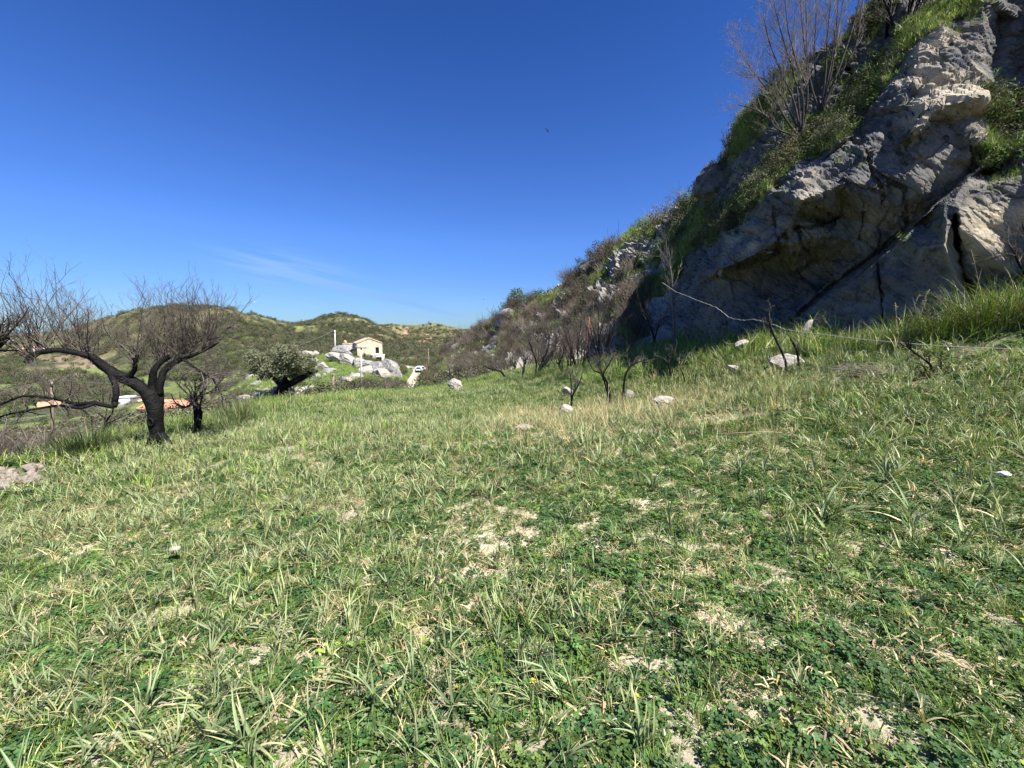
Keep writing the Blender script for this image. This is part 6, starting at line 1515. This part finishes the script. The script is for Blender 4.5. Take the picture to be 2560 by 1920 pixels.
mb = MB(); wall_open(mb, 2.6, 1.7, 1.7, .35, [(.2, .75, .45, 1.05)], 0); mb.box((-1.15, 1.5, .85), (.15, 1.15, .85)); mb.box((1.15, 1.5, .85), (.15, 1.15, .85)); mb.box((0, 2.8, .85), (1.3, .15, .85)); mb.box((0, 1.5, -1), (1.35, 1.5, .98)); mb.build('wall', M_PLAST2, root, False)
mb = MB(); mb.box((0, 1.5, 1.78), (1.4, 1.6, .08)); mb.build('roof', M_TILE, root, False)
mb = MB(); mb.box((.48, .3, .75), (.28, .04, .3)); mb.build('window', M_DARK, root, False)
mb = MB(); mb.tube([(-.7, .8, 1.8), (-.7, .8, 2.3), (-.7, .8, 2.55), (-.7, .8, 2.7)], [.42, .42, .34, .05], 12); mb.build('vent', M_TILE, root)
# low stone wall right of the house
for k in range(7):
    px = 975 + k * 10; b = G(px, 112); o = rock_mesh('wall_rubble', 900 + k, (.8, .5, .5), M_ROCK, 3, 8); o.location = b + np.array((0, 0, .3)); tag(o, 'stone of the low rubble wall right of the farmhouse', 'stone', 'stones of the rubble wall')

def cottage(px, py, D, w, d, h, hr, wall, roof, label, rz, wins=1, hip=False, flat=False, name='house'):
    b = P(px, py, D); b[2] = min(b[2], gz(b[0], b[1]) + .4)
    root = empty(name, b, label, 'house', rz=rz)
    mb = MB(); wall_open(mb, w, h, h if flat else hr, d, [], 0)
    mb.box((0, d / 2, -2), (w / 2 + .05, d / 2 + .05, 1.98)); mb.build('wall', wall, root, False)
    mb = MB()
    if flat: mb.box((0, d / 2, h + .15), (w / 2 + .2, d / 2 + .2, .14))
    else: gable_roof(mb, w, d, h, hr, 0, .4, .25)
    mb.build('roof', roof, root, False)
    for k in range(wins):
        x = -w / 2 + w * (k + .5) / wins; mb = MB(); mb.box((x, -.03, h * .55), (.45, .05, .6)); mb.build('window', M_DARK, root, False)
    return root
def P0(px, D): return topx(G(px, D))[1]
cottage(103, 1040, 190, 8.5, 7, 5.0, 6.6, M_CREAMW, M_TILER, 'small cream house with an orange roof in the valley, beside the wooden pole', math.radians(-50), 1)
cottage(78, 1046, 192, 5, 5, 2.0, 2.6, M_WHITEW, M_GREYW, 'low white shed left of the small orange-roofed house', 0, 1, flat=True)
cottage(75, 862, 620, 17, 12, 8.5, 11.5, M_CREAMW, M_TILER, 'pale villa with a red roof on the green rise at the left', math.radians(-20), 4)
cottage(45, 868, 630, 9, 8, 5, 7, M_CREAMW, M_TILER, 'pale outbuilding left of the red-roofed villa', math.radians(10), 1)
cottage(200, 942, 420, 9, 7, 6, 8, M_CREAMW, M_GREYW, 'small cream house among the terraces in the valley', .1, 2)
cottage(303, 1010, 170, 4.6, 5, 2.6, 3, M_WHITEW, M_WHITEW, 'white flat-roofed building seen left of the big trunk', .1, 0, flat=True)
cottage(285, 1026, 160, 6.5, 4, 1.5, 2, M_WHITEW, M_GREYW, 'long low pale wall-like shed below the white building', .05, 0, flat=True)
cottage(322, 1013, 172, 3.8, 4, 3.0, 4, M_GREYW, M_GREYW, 'dark grey shed joined to the right of the white building', .1, 0, flat=True)
cottage(345, 1016, 175, 3.6, 4, 2.0, 2.8, M_WHITEW, M_TILER, 'small white house with a red roof just left of the big trunk', -.4, 1)
cottage(488, 1036, 92, 7, 11.5, 1.6, 3.0, M_WHITEW, M_TILER, 'long salmon-tiled roof showing just above the field edge', math.radians(78), 0)
cottage(782, 808, 800, 14, 9, 4.5, 6.5, M_WHITEW, M_TILER, 'white house with a brown roof on the saddle of the hills', .2, 3)
cottage(1093, 812, 1200, 10, 8, 5, 5, M_CREAMW, M_WHITEW, 'pale building on the crest of the far ridge', .1, 3, flat=True)
cottage(1110, 814, 1200, 8, 8, 4, 4, M_WHITEW, M_WHITEW, 'low white building right of the pale one on the far ridge', 0, 1, flat=True)
cottage(12, 850, 900, 16, 12, 7, 9, M_WHITEW, M_WHITEW, 'white building by the sea at the far left', .2, 2, flat=True)
cottage(655, 803, 690, 9, 6, 2.2, 3, M_WHITEW, M_CREAMW, 'tiny white building on the flank of the left hill', .2, 0, flat=True)

# ------------------------------------------------------------------ parked car
cb = G(1046, 101); cb[2] += .14
M_CAR = mat_plain('white_car_paint', (.72, .76, .80), .3, .03, 2, 0, 1, .5); M_GLASS = mat_plain('car_glass', (.02, .03, .04), .1, .1, 2, 0, 1, .6); M_TYRE = mat_plain('tyre', (.015, .015, .015), .8, .1); M_TAIL = mat_plain('tail_lamp', (.35, .02, .02), .3, .1)
root = empty('parked_car', cb, 'white estate car parked on the gravel road, seen from behind', 'car', rz=math.radians(-6))
def prof_body(mb, prof, hw, taper=0):
    """side outline (y,z) swept across the width"""
    n = len(prof); v = []
    for s in (-1, 1):
        for y, z in prof: v.append((s * (hw - taper * max(0, z - .95)), y, z))
    q = [(i, (i + 1) % n, n + (i + 1) % n, n + i) for i in range(n)]
    mb.add(np.array(v), q); f = mb.n - 2 * n
    c1 = len(v); cy = np.mean([p[0] for p in prof]); cz = .7
    mb.add(np.array([(-hw, cy, cz)] + v[:n]), t=[(0, 1 + (i + 1) % n, 1 + i) for i in range(n)]); mb.add(np.array([(hw, cy, cz)] + v[n:]), t=[(0, 1 + i, 1 + (i + 1) % n) for i in range(n)])
mb = MB(); prof_body(mb, [(0, .35), (-.02, .6), (.05, .95), (.25, 1.45), (.5, 1.58), (1.9, 1.6), (2.7, 1.05), (3.9, .9), (4.2, .7), (4.2, .35)], .9, .28); mb.build('body', M_CAR, root, False)
mb = MB(); mb.add([(-.62, .045, 1.0), (.62, .045, 1.0), (.55, .21, 1.4), (-.55, .21, 1.4), (-.62, .02, 1.0), (.62, .02, 1.0), (.55, .185, 1.4), (-.55, .185, 1.4)], [(4, 5, 6, 7), (0, 3, 2, 1), (0, 1, 5, 4), (1, 2, 6, 5), (2, 3, 7, 6), (3, 0, 4, 7)]); mb.build('rear_window', M_GLASS, root, False)
for s in (-1, 1):
    mb = MB(); x = s * .88; mb.add([(x + s * .015, .4, 1.02), (x + s * .015, 2.4, 1.02), (x - s * .11, 1.8, 1.45), (x - s * .11, .55, 1.45)], [(0, 1, 2, 3)] if s > 0 else [(3, 2, 1, 0)]); mb.build('side_window', M_GLASS, root, False)
    mb = MB(); mb.box((s * .74, -.03, .82), (.12, .03, .14)); mb.build('tail_light', M_TAIL, root, False)
    for y in (.75, 3.35):
        mb = MB(); mb.tube([(s * .72, y, .32), (s * .92, y, .32)], .32, 18); wh_ = mb.build('wheel', M_TYRE, root); mb = MB(); mb.tube([(s * .90, y, .32), (s * .93, y, .32)], .18, 14); mb.build('rim', M_POLEG, wh_)
mb = MB(); mb.box((0, -.06, .45), (.88, .06, .13)); mb.build('bumper', M_TYRE, root, False)
mb = MB(); mb.box((0, -.035, .72), (.26, .02, .06)); mb.build('number_plate', M_WHITEW, root, False)
